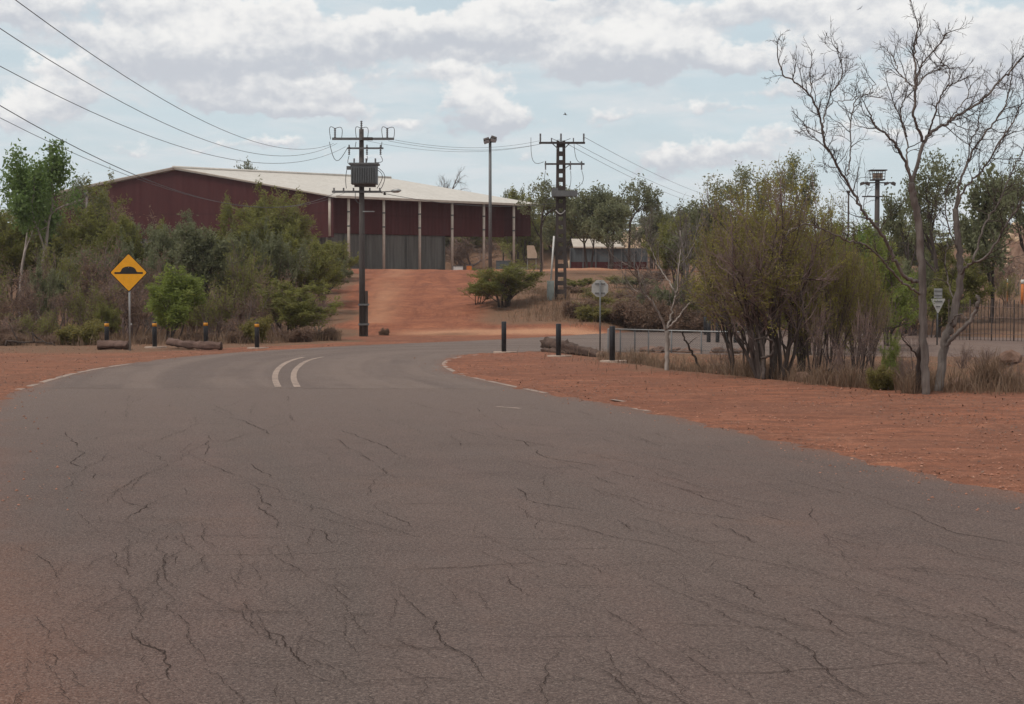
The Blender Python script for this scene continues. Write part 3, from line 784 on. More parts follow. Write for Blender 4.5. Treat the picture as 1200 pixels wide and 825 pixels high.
def build_long_shed():
    Y = 136.0; x0, x1 = XY(668, Y), XY(758, Y); zb = gz((x0 + x1) / 2, Y)
    r = thing('long_shed', 'low blue-grey sheet wall with a maroon skirt, beyond the lattice pole', 'shed', ((x0 + x1) / 2, Y, zb))
    w = (x1 - x0); h0 = 2 + (HOR - 318) / F * Y - zb; h1 = 2 + (HOR - 307) / F * Y - zb; h2 = 2 + (HOR - 291) / F * Y - zb
    mb = MB(); mb.box((0, 0, (h0 + h1) / 2 - .2), (w, .3, h1 - h0 + .4)); mb.build('skirt', M['maroon'], r)
    mb = MB(); mb.box((0, .05, (h1 + h2) / 2), (w * .995, .24, h2 - h1)); mb.build('wall', M['blue_grey'], r)
    mb = MB(); x0r, x1r = -w * .46, w * .2; mb.add([(x0r, -.3, h2 + .02), (x1r, -.3, h2 + .02), (x1r, 4.5, h2 + .95), (x0r, 4.5, h2 + .95), (x0r, -.3, h2 + .14), (x1r, -.3, h2 + .14), (x1r, 4.5, h2 + 1.07), (x0r, 4.5, h2 + 1.07)], [(3, 2, 1, 0), (4, 5, 6, 7), (0, 1, 5, 4), (1, 2, 6, 5), (2, 3, 7, 6), (3, 0, 4, 7)]); mb.build('roof', M['column'], r)
    for k in range(7): mb = MB(); mb.box((-w / 2 + w * k / 6, -.17, (h0 + h2) / 2), (.10, .08, h2 - h0)); mb.build('wall_post', M['galv_dark'], r)
build_long_shed()

# ------------------------------------------------------------------ rubble heaps and rocks
def noise_blob(rng, size, sub=2, amp=.28, flat=0.0):
    bm = bmesh.new(); bmesh.ops.create_icosphere(bm, subdivisions=sub, radius=1.0)
    ph = rng.rand(3) * 50
    V = np.array([v.co[:] for v in bm.verts]); Fc = [[v.index for v in f.verts] for f in bm.faces]; bm.free()
    k = 1 + amp * (fbm(V[:, 0] * 1.3 + ph[0], V[:, 1] * 1.3 + V[:, 2] * 2.1 + ph[1], 4) * 1.6)
    # facet: quantise along random planes
    for _ in range(5):
        n = rng.randn(3); n /= np.linalg.norm(n); c = .62 + .25 * rng.rand(); dd = V @ n
        k = np.where(dd * k > c, c / np.maximum(dd, 1e-3), k)
    V = V * k[:, None] * np.array(size)
    return V, Fc

def heap(label, px0, px1, Y, ptop, mat, boulder, nb, seed, group=None):
    """a spoil heap: a mound of rough ground with lumps of rock in its skin"""
    rng = np.random.RandomState(seed)
    xc = XY((px0 + px1) / 2, Y); wid = (px1 - px0) / F * Y / 2; zb = gz(xc, Y) - .6; h = 2 + (HOR - ptop) / F * Y - zb
    nx, ny = 70, 40; dep = wid * .45
    gx, gy = np.meshgrid(np.linspace(-1, 1, nx), np.linspace(-1, 1, ny)); rr = np.sqrt(gx ** 2 + gy ** 2)
    z = np.clip(1 - rr ** 2, 0, 1) ** .8
    z = z * h * (.82 + .42 * fbm(gx * 3.5 + seed, gy * 2.5, 4)) + .10 * h * fbm(gx * 13, gy * 9 + seed, 3) * (rr < 1)
    V = np.stack([gx * wid, gy * dep, np.where(rr < 1, z, -1.0)], -1).reshape(-1, 3)
    idx = np.arange(nx * ny).reshape(ny, nx); Q = np.stack([idx[:-1, :-1], idx[:-1, 1:], idx[1:, 1:], idx[1:, :-1]], -1).reshape(-1, 4)
    r = thing('rubble_heap', label, 'rubble heap', (xc, Y, zb), 0, group)
    mb = MB(); mb.add(V, Q.tolist(), 0)
    for _ in range(nb):
        a = rng.uniform(-.9, .9); b = rng.uniform(-.95, .2)
        if a * a + b * b > .9: continue
        zz = V[int((b + 1) / 2 * (ny - 1)) * nx + int((a + 1) / 2 * (nx - 1)), 2]
        s = rng.uniform(.25, 1.0) * h * .075
        bv, bf = noise_blob(rng, (s * rng.uniform(.9, 1.7), s, s * rng.uniform(.6, 1.1)), 1)
        mb.add(bv + np.array([a * wid, b * dep, zz]), bf, 1)
    mb.build('mound', [mat, boulder], r)

heap('long heap of pale cream rubble behind the trees right of the lattice pole', 690, 900, 205, 262, M['rock_pale'], M['rock_pale'], 170, 3)
heap('lower heap of pale rubble behind the blue-grey sheet wall', 650, 760, 175, 279, M['rock_pale'], M['rock_pale'], 60, 5)
heap('dark red-brown spoil heap behind the stop sign trees', 722, 860, 160, 283, M['rock_brown'], M['rock_brown'], 60, 8)
heap('pale orange rubble heap at the right edge beyond the picket fence', 1120, 1300, 170, 258, M['rock_brown'], M['rock_pale'], 120, 9)

def rock(px, py, Y, sx, sy, sz, label, mat='rock', group=None, seed=0, rz=0.0, name='rock', cat='rock', sink=.3):
    rng = np.random.RandomState(seed); V, Fc = noise_blob(rng, (sx / 2, sy / 2, sz / 2), 3)
    mb = MB(); mb.add(V, Fc, 0, False)
    o = mb.build(name, M[mat]); x = XY(px, Y)
    o.location = (x, Y, gz(x, Y) + sz * (.5 - sink)); o.rotation_euler = (0, 0, rz); tag(o, label, cat, group)
    return o
rr = random.Random(4)
RK = [(1118, 33.0, .8, .5, .42), (1140, 32.0, .6, .45, .3), (1128, 30.4, .55, .4, .35), (1152, 33.8, .9, .5, .4), (1110, 31.0, .4, .35, .25), (1162, 31.0, .55, .4, .3),
      (1176, 33.6, .5, .4, .4), (1098, 33.6, .6, .4, .3), (1134, 34.6, .7, .45, .35), (1170, 29.8, .45, .4, .3), (970, 32.2, .5, .4, .4), (940, 33.0, .55, .4, .35),
      (1004, 31.6, .5, .45, .35), (1186, 35.2, .8, .5, .45), (1068, 33.4, .5, .4, .3), (1145, 29.6, .4, .3, .25)]
for i, (px, Y, a, b, c) in enumerate(RK):
    rock(px, 0, Y, a, b, c, 'rough red-brown ironstone rock in the drain bank below the right-hand trees', 'rock', 'rocks in the drain bank', 20 + i, rr.random() * 6)
rock(1194, 0, 31.6, 1.0, .7, .62, 'large dark boulder at the right edge of the drain bank', 'rock', None, 61)
rock(1133, 0, 34.0, .55, .4, .32, 'pale sandy rock sitting on top of the drain bank', 'rock_pale', None, 62)
for i, (px, Y, a) in enumerate([(760, 49.4, .6), (775, 49.0, .8), (792, 49.2, .7), (808, 48.8, .9), (840, 48.6, .8), (858, 48.2, .7), (873, 48.5, .6)]):
    rock(px, 0, Y, a, .45, .42, 'dark broken stone edging the drain beneath the culvert rail', 'rock', 'stones edging the culvert', 80 + i, i)

# ------------------------------------------------------------------ logs
def log(path, r0, r1, label, mat, end, seed, name='log'):
    rng = np.random.RandomState(seed); p = resample(path, .18); n = len(p); s = 14
    rad = np.linspace(r0, r1, n) * (1 + .12 * rng.randn(n))
    c = Vector(path[0])
    mb = MB(); mb.tube(p - np.array(c), rad, s, 0, False)
    V = mb.v[0]; ph = rng.rand() * 20
    ang = np.tile(np.arange(s), n)
    k = 1 + .75 * fbm(ang * .9 + ph, np.repeat(np.arange(n), s) * .18, 3)
    k = k + .16 * fbm(ang * 2.3 + ph, np.repeat(np.arange(n), s) * .9, 2) + .10 * rng.randn(n * s) * .5
    ctr = np.repeat(p - np.array(c), s, 0); mb.v[0] = ctr + (V - ctr) * k[:, None]
    o = mb.build(name, M[mat]); o.location = c; tag(o, label, 'log')
    ends = [MB(), MB()]; e = ends[0]; e.tube([p[0] - np.array(c) - (p[1] - p[0]) * .04, p[0] - np.array(c) + (p[1] - p[0]) * .02], r0 * .93, 12)
    e = ends[1]; e.tube([p[-1] - np.array(c) - (p[-1] - p[-2]) * .02, p[-1] - np.array(c) + (p[-1] - p[-2]) * .04], r1 * .93, 12)
    for e in ends: e.build('cut_end', M[end], o)
    return o
def gp(px, Y, up): x = XY(px, Y); return (x, Y, gz(x, Y) + up)
a = P(640, 403, 50.2); b = P(703, 416.5, 45.8)
log([tuple(a), tuple((a + b) / 2 + Vector((0, 0, .03))), tuple(b)], .21, .155, 'long brown log lying tilted on top of another log between the right-hand bollards', 'log', 'log_end', 1)
a = P(638, 412.5, 49.4); b = P(672, 416, 47.9)
log([tuple(a), tuple(b)], .17, .15, 'shorter log underneath the tilted log beside the middle bollard', 'log', 'log_end', 2)
log([gp(114, 51.5, .16), gp(131, 51.6, .15), gp(150, 51.4, .13)], .14, .17, 'short dark weathered log left of the speed hump sign post', 'dark_log', 'log', 3)
log([gp(197, 52.6, .22), gp(216, 51.9, .17), gp(237, 51.3, .17), gp(259, 51.2, .14)], .12, .15, 'long dark weathered log lying between the left-hand bollards', 'dark_log', 'log', 4)

# ------------------------------------------------------------------ bollards
def make_bollard(h, r, cap, pad):
    o = thing('bollard', '-', 'bollard', group='-')
    mb = MB(); mb.tube([(0, 0, -.2), (0, 0, h - .02), (0, 0, h)], [r, r, r * .86], 14); mb.build('post', M['bollard'], o)
    if cap:
        k = MB(); k.tube([(0, 0, h - .15), (0, 0, h - .03)], r * 1.03, 14, 0, True)
        k.build('reflector_band', M['cap'], o)
        t = MB(); t.tube([(0, 0, h - .004), (0, 0, h + .03)], [r * .9, r * .55], 12); t.build('top_cap', M['bollard'], o)
    if pad:
        p = MB(); pts = [(.40 * math.cos(a) * (1 + .10 * math.sin(3 * a)) + .05, .30 * math.sin(a)) for a in np.linspace(0, 2 * math.pi, 18)[:-1]]
        p.slab(pts, -.1, .04); p.build('pad', M['pad'], o)
    return o
def copy_thing(src, label, loc, rz=0.0, scale=None, group=None):
    r = src.copy(); COL.objects.link(r); r.location = loc; r.rotation_euler = (0, 0, rz)
    if scale: r.scale = scale
    r['label'] = label
    if group: r['group'] = group
    for ch in src.children:
        c = ch.copy(); COL.objects.link(c); c.parent = r
        for g in ch.children:
            d = g.copy(); COL.objects.link(d); d.parent = c
    return r
bA = make_bollard(.94, .085, True, True); bB = make_bollard(1.06, .085, False, True); bC = make_bollard(.88, .085, False, False)
for src, rows, grp in ((bA, [(125, 53.6, 'yellow-topped black bollard behind the short log left of the speed hump sign'), (181, 53.0, 'yellow-topped black bollard on a pale pad just right of the speed hump sign'),
                             (241, 54.4, 'yellow-topped black bollard behind the long dark log'), (301, 52.6, 'rightmost yellow-topped black bollard, on a pale pad in front of the olive bush')], 'yellow-topped bollards along the left verge'),
                       (bB, [(590.5, 48.3, 'plain black bollard on its own on the tip of the red verge'), (654.5, 45.8, 'plain black bollard standing against the tilted log'),
                             (717.5, 42.2, 'plain black bollard beside the end of the culvert rail')], 'black bollards on the right verge'),
                       (bC, [(830.5, 59.5, 'leftmost of the short black bollards across the side road'), (841.0, 59.3, 'second short black bollard from the left across the side road'),
                             (851.5, 59.1, 'third short black bollard from the left across the side road'), (862.0, 58.9, 'short black bollard across the side road, half hidden by dark stems'),
                             (826.5, 70.5, 'farthest short black bollard on the far side of the side road')], 'bollards across the side road')):
    for i, (px, Y, lab) in enumerate(rows):
        x = XY(px, Y); z = max(gz(x, Y), 0.0)
        if i == 0: o = src; o.location = (x, Y, z); o['label'] = lab; o['group'] = grp
        else: o = copy_thing(src, lab, (x, Y, z), rr.random() * .5, None, grp)

# ------------------------------------------------------------------ signs
def diamond(r, rc, n=5):
    pts = []
    for k in range(4):
        a = math.pi / 2 * k; c = (math.cos(a) * (r - rc * 1.414), math.sin(a) * (r - rc * 1.414))
        for j in range(n):
            b = a - math.pi / 4 + math.pi / 2 * j / (n - 1); pts.append((c[0] + rc * math.cos(b), c[1] + rc * math.sin(b)))
    return pts
def build_signs():
    Y = 50.6; px = 151.5; x = XY(px, Y); k = F / Y; zg = max(gz(x, Y), 0)
    r = thing('speed_hump_sign', 'yellow diamond warning sign with a black hump symbol on a grey post', 'road sign', (x, Y, zg), R(-4))
    zc = 2 + (HOR - 319.5) / k - zg
    mb = MB(); mb.tube([(0, .05, -.2), (0, .05, zc + .4)], .035, 10); mb.build('post', M['galv'], r)
    Rd = 23.0 / k
    mb = MB(); mb.prism([(a, b + zc) for a, b in diamond(Rd, .05)], -.006, .006); f = mb.build('plate', M['black'], r)
    mb = MB(); mb.prism([(a, b + zc) for a, b in diamond(Rd * .945, .045)], -.010, -.0061); mb.build('face', M['yellow'], f)
    s = Rd / 23.0
    hump = [(-17, -1.6), (17, -1.6), (17, .6), (10.5, .6)]
    hump += [(9.2 * math.cos(a), .6 + 6.6 * math.sin(a) ** .8) for a in np.linspace(.12, math.pi - .12, 18)]
    hump += [(-10.5, .6), (-17, .6)]
    mb = MB(); mb.prism([(a * s, b * s + zc) for a, b in hump], -.0125, -.0101); mb.build('hump_symbol', M['black'], f)
    # bolts and a tag on the post
    each('bolt', M['galv'], f, [lambda m_, zz=zz: m_.tube([(0, -.016, zz), (0, -.011, zz)], .012, 8) for zz in (zc - .18, zc + .18)])
    mb = MB(); mb.box((.05, .04, zc - 1.83), (.07, .02, .07)); mb.build('tag_plate', M['galv'], r)

    Y = 49.0; px = 703; x = XY(px, Y); k = F / Y; zg = max(gz(x, Y), 0); zc = 2 + (HOR - 338) / k - zg; Rs = 10.6 / k
    r = thing('stop_sign', 'grey back of an octagonal sign on a thin post behind the culvert rail', 'road sign', (x, Y, zg), R(6))
    mb = MB(); mb.tube([(0, -.04, -.2), (0, -.04, zc + Rs * .85)], .026, 10); mb.build('post', M['galv_dark'], r)
    mb = MB(); mb.prism([(Rs * math.cos(a), zc + Rs * math.sin(a)) for a in np.arange(8) * math.pi / 4 + math.pi / 8], 0, .008); f = mb.build('plate', M['sign_back'], r)
    each('bracket', M['galv_dark'], f, [lambda m_, zz=zz: m_.box((0, -.012, zc + zz), (Rs * 1.1, .02, .035)) for zz in (-.16, .16)])

    Y = 56.0; px = 1099; x = XY(px, Y); k = F / Y; zg = max(gz(x, Y), 0); Z = lambda py: 2 + (HOR - py) / k - zg
    r = thing('give_way_sign', 'grey back of a downward triangle sign below a small plate, behind the bare tree', 'road sign', (x, Y, zg), R(5))
    mb = MB(); mb.tube([(0, .05, -.2), (0, .05, Z(339))], .03, 10); mb.build('post', M['galv_dark'], r)
    w = 8.6 / k
    mb = MB(); mb.prism([(-w, Z(350.8)), (-w * .9, Z(350)), (w * .9, Z(350)), (w, Z(350.8)), (w * .1, Z(366.5)), (-w * .1, Z(366.5))], 0, .01); mb.build('triangle_plate', M['sign_back'], r)
    mb = MB(); mb.box((0, .005, (Z(338) + Z(349.4)) / 2), (10.0 / k, .01, abs(Z(338) - Z(349.4)))); mb.build('plate', M['galv'], r)
    each('bracket', M['galv_dark'], r, [lambda m_, py=py: m_.box((0, -.012, Z(py)), ((9 if py < 350 else 12 - (py - 350) * .8) / k, .02, .03)) for py in (341, 346, 353, 359)])
build_signs()

# ------------------------------------------------------------------ culvert rail and picket fence
def build_fences():
    pts = [(712.7, 46.6), (727, 47.4), (744, 48.0), (760, 48.3), (787, 48.1), (822, 47.9), (856, 47.7), (890, 47.4)]
    P3 = [(XY(a, y), y, 0.0) for a, y in pts]
    r = thing('culvert_rail', 'low grey pipe rail with wire mesh beside the side road', 'fence', (P3[0][0], P3[0][1], 0)); o0 = np.array(P3[0])
    L = [np.array(p) - o0 for p in P3]
    tops = []
    for (a, y), p in zip(pts, L):
        zt = 2 + (HOR - np.interp(a, [712, 822, 890], [385.6, 388.2, 389.5])) / F * y; tops.append(zt)
        mb = MB(); mb.tube([(p[0], p[1], -.6), (p[0], p[1], zt)], .024, 8); mb.build('post', M['galv_dark'], r)
    mb = MB(); mb.tube([(p[0], p[1], z) for p, z in zip(L, tops)], .022, 8); mb.build('top_rail', M['galv'], r)
    mb = MB(); mb.tube([(p[0], p[1], .1) for p in L], .008, 5); mb.build('bottom_wire', M['galv_dark'], r)
    mb = MB()
    for (p, z0), (q2, z1) in zip(list(zip(L, tops))[:-1], list(zip(L, tops))[1:]):
        d = np.linalg.norm(q2 - p); n = int(d / .085)
        for k in range(-9, n):
            for sgn in (0, 1):
                t0, t1 = k / n, (k + 9) / n
                za, zb_ = (.1, 1.0) if sgn == 0 else (1.0, .1)
                h = (z0 + z1) / 2 - .1
                a0, a1 = max(0, t0), min(1, t1)
                if a1 <= a0: continue
                f0 = (a0 - t0) / (t1 - t0); f1 = (a1 - t0) / (t1 - t0)
                zz = lambda f: (.1 + h * f) if sgn == 0 else (.1 + h * (1 - f))
                A = p + (q2 - p) * a0; B = p + (q2 - p) * a1
                mb.tube([(A[0], A[1], zz(f0)), (B[0], B[1], zz(f1))], .0035, 3, 0, False)
    mb.build('wire_mesh', M['galv_dark'], r)

    a = Vector((XY(1112, 63), 63.0, 0)); b = Vector((XY(1330, 57), 57.0, 0))
    r = thing('picket_fence', 'long brownish fence of thin upright pickets and wire across the side road at right', 'fence', (a.x, a.y, 0))
    d = b - a; n = int(d.length / .17); top = 1.72
    for k in range(min(n, 80)):
        q = d * (k / n); z = gz(a.x + q.x, a.y + q.y); mb = MB(); hh = top + .04 * math.sin(k * 2.3) + .05 * rr.random()
        mb.box((q.x, q.y, z + hh / 2), (.022, .012, hh + .1)); mb.build('picket', M['steel_dark'], r)
    for zz in (.35, 1.05, 1.5):
        mb = MB()
        pts = [(d.x * t, d.y * t, gz(a.x + d.x * t, a.y + d.y * t) + zz) for t in np.linspace(0, 1, 24)]
        mb.tube(pts, .012, 4); mb.build('rail', M['twig'], r)
    for k in range(9):
        q = d * (k / 8); z = gz(a.x + q.x, a.y + q.y)
        mb = MB(); mb.tube([(q.x, q.y + .04, z - .2), (q.x, q.y + .04, z + top + .12)], .03, 6); mb.build('post', M['bark_dark'], r)
    mb = MB()
    for k in range(26): # strand mesh between the rails
        zz = .5 + k * .045
        mb.tube([(d.x * t, d.y * t + .03, gz(a.x + d.x * t, a.y + d.y * t) + zz) for t in np.linspace(0, 1, 14)], .0075, 3, 0, False)
    mb.build('wire_mesh', M['steel_dark'], r)
    # markers and small things beyond
    for px, Y, pt, lab in ((1197.5, 88, 328, 'thick orange marker post standing at the right edge beyond the picket fence'), (1180, 92, 327, 'thin orange marker post beyond the picket fence')):
        x = XY(px, Y); z = gz(x, Y); h = 2 + (HOR - pt) / F * Y - z
        o = thing('marker_post', lab, 'post', (x, Y, z)); rad = .085 if px > 1190 else .035
        mb = MB(); mb.tube([(0, 0, -.2), (0, 0, h)], rad, 8); mb.build('post', M['orange'], o)
        mb = MB(); mb.tube([(0, 0, h - .25), (0, 0, h + .01)], rad * 1.12, 8); mb.build('reflector_band', M['white'], o)
    x = XY(1144, 80); z = gz(x, 80)
    o = thing('marker_post', 'short white guide post behind the leaning bare trunk', 'post', (x, 80, z))
    mb = MB(); mb.box((0, 0, .6), (.14, .05, 1.3)); mb.build('post', M['white'], o)
    mb = MB(); mb.box((0, -.03, 1.0), (.08, .012, .16)); mb.build('reflector', M['cap'], o)
build_fences()

# ------------------------------------------------------------------ power poles, floodlights
def insulator(mb, x, y, z, h, r=.05, mi=0):
    n = 5; pts = []; rad = []
    for k in range(n):
        for dz, rr_ in ((.0, .55), (.25, 1.0), (.5, 1.0), (.75, .55)):
            pts.append((x, y, z + h * (k + dz) / n)); rad.append(r * rr_)
    mb.tube(pts, rad, 8, mi)
def loop(p, q, up, n=9):
    """jumper wire from p to q bulging by the vector up"""
    p = Vector(p); q = Vector(q); u = Vector(up)
    return [tuple(p.lerp(q, t) + u * math.sin(math.pi * t)) for t in np.linspace(0, 1, n)]

def build_transformer_pole():
    Y = 68.0; px0 = 424.5; x = XY(px0, Y); k = F / Y; zg = max(gz(x, Y), 0)
    X = lambda px: (px - px0) / k
    Z = lambda py: 2 + (HOR - py) / k - zg
    r = thing('transformer_pole', 'dark power pole carrying a grey transformer, beside the red dirt track', 'power pole', (x, Y, zg))
    mb = MB(); mb.tube([(0, 0, -.3), (0, 0, Z(300)), (0, 0, Z(152.5))], [.15, .14, .11], 12); mb.build('pole', M['pole_wood'], r)
    mb = MB(); mb.box((.215, -.02, Z(368)), (.12, .12, abs(Z(342) - Z(396)))); mb.build('stub_post', M['steel_dark'], r)
    each('band', M['galv_dark'], r, [lambda m_, py=py: m_.box((.08, -.05, Z(py)), (.48, .34, .09)) for py in (357, 380)])
    def arm(name, a, b, py, th=.11):
        m_ = MB(); m_.box((X((a + b) / 2), -.2, Z(py)), ((b - a) / k, th, th)); return m_.build(name, M['galv_dark'], r)
    top = arm('crossarm', 391, 463, 164.3)
    mb = MB(); mb.box((X(432), -.2, Z(164.3)), (.5, .14, .14)); mb.build('clamp', M['steel_dark'], top)
    for px in (394.3, 424.5, 455):
        m_ = MB(); insulator(m_, X(px), -.2 if px != 424.5 else 0, Z(163) if px != 424.5 else Z(154), .48, .055); m_.build('insulator', M['porcelain'], top)
    mid = arm('crossarm', 408.5, 450.5, 175.2, .08)
    for px in (410.8, 431.5, 447.3):
        m_ = MB(); insulator(m_, X(px), -.26, Z(183), .42, .05); m_.box((X(px), -.24, Z(174)), (.06, .06, .22)); m_.build('drop_fuse', M['porcelain'], mid)
    low = arm('crossarm', 390.5, 448, 225.6, .10)
    for px in (392.8, 404, 415.5, 434.5, 446.3):
        m_ = MB(); insulator(m_, X(px), -.2, Z(225), .17, .05); m_.build('insulator', M['porcelain'], low)
    # transformer with cooling fins on a pair of brackets
    t = MB(); cx, hw = X(429.0), 15.0 / k; zt, zb = Z(195.5), Z(217.5)
    t.box((cx, -.42, (zt + zb) / 2), (2 * hw, .62, zt - zb)); tk = t.build('transformer', M['tank'], r)
    each('cooling_fin', M['tank'], tk, [lambda m_, i=i: m_.box((cx - hw + hw * 2 * (i + .5) / 15, -.80, (zt + zb) / 2 - .04), (.03, .16, (zt - zb) * .82)) for i in range(15)])
    t = MB(); t.box((cx, -.42, zt + .05), (2 * hw + .16, .8, .09)); t.build('lid', M['galv_dark'], tk)
    each('bushing', M['porcelain'], tk, [lambda m_, px=px: insulator(m_, X(px), -.42, zt + .1, .24, .05) for px in (417, 431, 441.6)])
    t = MB(); t.box((X(412.5), -.42, zt - .12), (.34, .2, .16)); t.build('terminal_box', M['galv_dark'], tk)
    t = MB(); t.box((X(429), -.18, zb - .05), (1.0, .3, .1)); t.build('bracket', M['galv_dark'], tk)
    # jumpers
    ww = .016; jw = lambda path: each('jumper_wire', M['wire'], r, [lambda m_: m_.tube(path, ww, 5)])
    for a in (394.3, 424.5, 455):
        y0 = -.2
        jw(loop((X(a - 5), y0, Z(165)), (X(a), y0, Z(152.5)), (X(393) - X(396.5), 0, .3)))
        jw(loop((X(a), y0, Z(152.5)), (X(a + 7.5), y0, Z(164)), (X(399) - X(395), 0, .26)))
    for (a, pa, b, pb, bul) in ((388, 168, 409, 175, (-.1, 0, -.75)), (410.8, 184, 419, 193, (-.2, 0, -.2)), (431.5, 184, 431, 192, (.03, 0, 0)), (447.3, 184, 441.6, 192, (.2, 0, -.1)),
                                (408.4, 199, 407.5, 222, (-.05, 0, 0)), (444, 198, 448, 222, (.25, 0, .1)), (441, 199, 443, 222, (.3, 0, .12)), (418, 226, 424, 240, (-.1, 0, -.1)),
                                (419, 168, 418, 174, (0, 0, 0)), (449, 168, 448.5, 174, (0, 0, 0))):
        jw(loop((X(a), -.3, Z(pa)), (X(b), -.3, Z(pb)), bul))
    # street light on an outreach arm
    s = MB(); s.tube([(X(446), -.2, Z(226)), (X(455), -.3, Z(225.6)), (X(464), -.4, Z(225.2))], .03, 7); sl = s.build('lamp_arm', M['galv'], r)
    s = MB(); s.tube([(X(460), -.36, Z(225.2)), (X(463), -.39, Z(225)), (X(468), -.44, Z(224.7)), (X(471.5), -.47, Z(224.6))], [.05, .09, .10, .03], 9); s.build('lamp_head', M['galv'], sl)
    s = MB(); s.tube([(X(452), -.26, Z(226)), (X(452), -.26, Z(229.5))], [.03, .07], 8); s.build('photocell', M['steel_dark'], sl)
    s = MB(); s.box((X(433), -.2, Z(248.5)), (.55, .05, .05)); s.build('step_bracket', M['galv'], r)
    return x, Y, zg

def build_lattice_pole():
    Y = 84.0; px0 = 657.0; x = XY(px0, Y); k = F / Y; zg = gz(x, Y)
    X = lambda px: (px - px0) / k
    Z = lambda py: 2 + (HOR - py) / k - zg
    r = thing('lattice_pole', 'dark twin-channel lattice power pole with two crossarms on a concrete foot', 'power pole', (x, Y, zg))
    zt = Z(166)
    for s in (-1, 1):
        mb = MB(); a0, a1 = .27, .17
        for yy in (-.09, .09): mb.beam((s * a0, yy, Z(357)), (s * a1, yy, zt), .03, .17)
        mb.beam((s * a0 + s * .05, 0, Z(357)), (s * a1 + s * .05, 0, zt), .18, .03)
        mb.build('leg', M['steel_dark'], r)
    n = 19
    for i in range(n):
        t = (i + .5) / n; z = Z(357) + (zt - Z(357)) * t; w = .27 + (.17 - .27) * t
        for yy in (-.075, .075): mb = MB(); mb.box((0, yy, z), (2 * w, .02, .27)); mb.build('batten', M['steel_dark'], r)
    mb = MB(); mb.box((0, 0, Z(361)), (1.0, .75, abs(Z(357) - Z(369)))); f = mb.build('footing', M['concrete'], r)
    mb = MB(); mb.box((0, 0, Z(356.6)), (1.05, .5, .09)); mb.build('base_plate', M['steel_dark'], f)
    def arm(a, b, py, th=.12):
        m_ = MB(); m_.box((X((a + b) / 2), -.17, Z(py)), ((b - a) / k, th, th)); return m_.build('crossarm', M['steel_dark'], r)
    top = arm(631.5, 685, 168.8)
    for px, h in ((633, .50), (683.5, .50), (657, .5)):
        m_ = MB(); m_.box((X(px), -.17, Z(168) + h / 2), (.08, .08, h)); insulator(m_, X(px), -.17, Z(168) + .1, h * .85, .06); m_.build('insulator', M['porcelain'], top)
    for px in (646, 671.5):
        m_ = MB(); insulator(m_, X(px), -.17, Z(168), .26, .045); m_.build('insulator', M['porcelain'], top)
    for a, b in ((647, 654), (667, 660)): m_ = MB(); m_.beam((X(a), -.15, Z(169.5)), (X(b), -.1, Z(176)), .05, .05); m_.build('brace', M['galv_dark'], top)
    low = arm(638, 684.5, 193.3, .10)
    for px in (639, 668, 681):
        m_ = MB(); insulator(m_, X(px), -.24, Z(200), .36, .05); m_.box((X(px), -.2, Z(192.5)), (.07, .07, .25)); m_.build('drop_fuse', M['porcelain'], low)
    m_ = MB(); m_.beam((X(668), -.15, Z(194)), (X(661), -.1, Z(199)), .04, .04); m_.build('brace', M['galv_dark'], low)
    mb = MB(); mb.box((X(661), -.38, Z(228)), (1.5, .5, .34)); mb.box((X(650), -.34, Z(224)), (.35, .3, .25)); mb.build('switch_box', M['galv_dark'], r)
    mb = MB(); mb.tube([(X(640), -.3, Z(234)), (X(678), -.3, Z(228))], .03, 6); mb.build('operating_bar', M['galv_dark'], r)
    mb = MB(); mb.tube(loop((X(651), -.2, Z(247)), (X(662), -.2, Z(247)), (0, 0, -.22)), .03, 6); mb.build('cable_loop', M['white'], r)
    mb = MB(); mb.tube([(X(649), -.25, Z(277)), (X(645.5), -.25, Z(328))], .055, 8); mb.build('conduit', M['white'], r)
    c = MB(); c.box((X(645), -.3, (Z(329) + Z(362)) / 2), (.42, .35, abs(Z(329) - Z(362)))); cb = c.build('cabinet', M['cabinet'], r)
    c = MB(); c.box((X(645), -.485, (Z(332) + Z(358)) / 2), (.34, .015, abs(Z(332) - Z(358)))); d = c.build('door', M['cabinet'], cb)
    for (a, pa, b, pb, bul) in ((622, 163, 637, 191, (-.25, 0, -.65)), (639, 201, 651, 218, (-.3, 0, -.3)), (668, 201, 667, 222, (.05, 0, 0)), (681, 201, 674, 222, (.25, 0, -.1)),
                                (672, 170, 682, 192, (-.1, 0, -.35)), (646, 164, 668, 164, (0, 0, -.15))):
        each('jumper_wire', M['wire'], r, [lambda m_: m_.tube(loop((X(a), -.3, Z(pa)), (X(b), -.3, Z(pb)), bul), .016, 5)])
    return x, Y, zg
build_transformer_pole(); build_lattice_pole()

def simple_pole(name, label, cat, px, Y, ptop, r0, r1, mat, parts=None):
    x = XY(px, Y); zg = gz(x, Y); o = thing(name, label, cat, (x, Y, zg)); h = 2 + (HOR - ptop) / F * Y - zg
    mb = MB(); mb.tube([(0, 0, -.3), (0, 0, h)], [r0, r1], 10); p = mb.build('pole', M[mat], o)
    return o, h, F / Y
o, h, k = simple_pole('floodlight_pole', 'slim grey floodlight pole standing in front of the shed columns', 'light pole', 574.5, 128, 168, .17, .13, 'galv_dark')
mb = MB(); mb.box((0, 0, h + .05), (.9, .16, .12)); br = mb.build('lamp_bracket', M['galv_dark'], o)
for s, zz in ((-1, .18), (1, .32)):
    mb = MB(); q = Matrix.Rotation(R(18 * s), 3, 'Y') @ Matrix.Rotation(R(30), 3, 'X'); mb.box((s * .30, -.15, h + zz), (.62, .5, .34), 0, q, .8); lh = mb.build('floodlight', M['steel_dark'], o)
    mb = MB(); mb.box((s * .30, -.15 - .25, h + zz - .18), (.5, .02, .3), 0, q); mb.build('lens', M['lamp_glass'], lh)
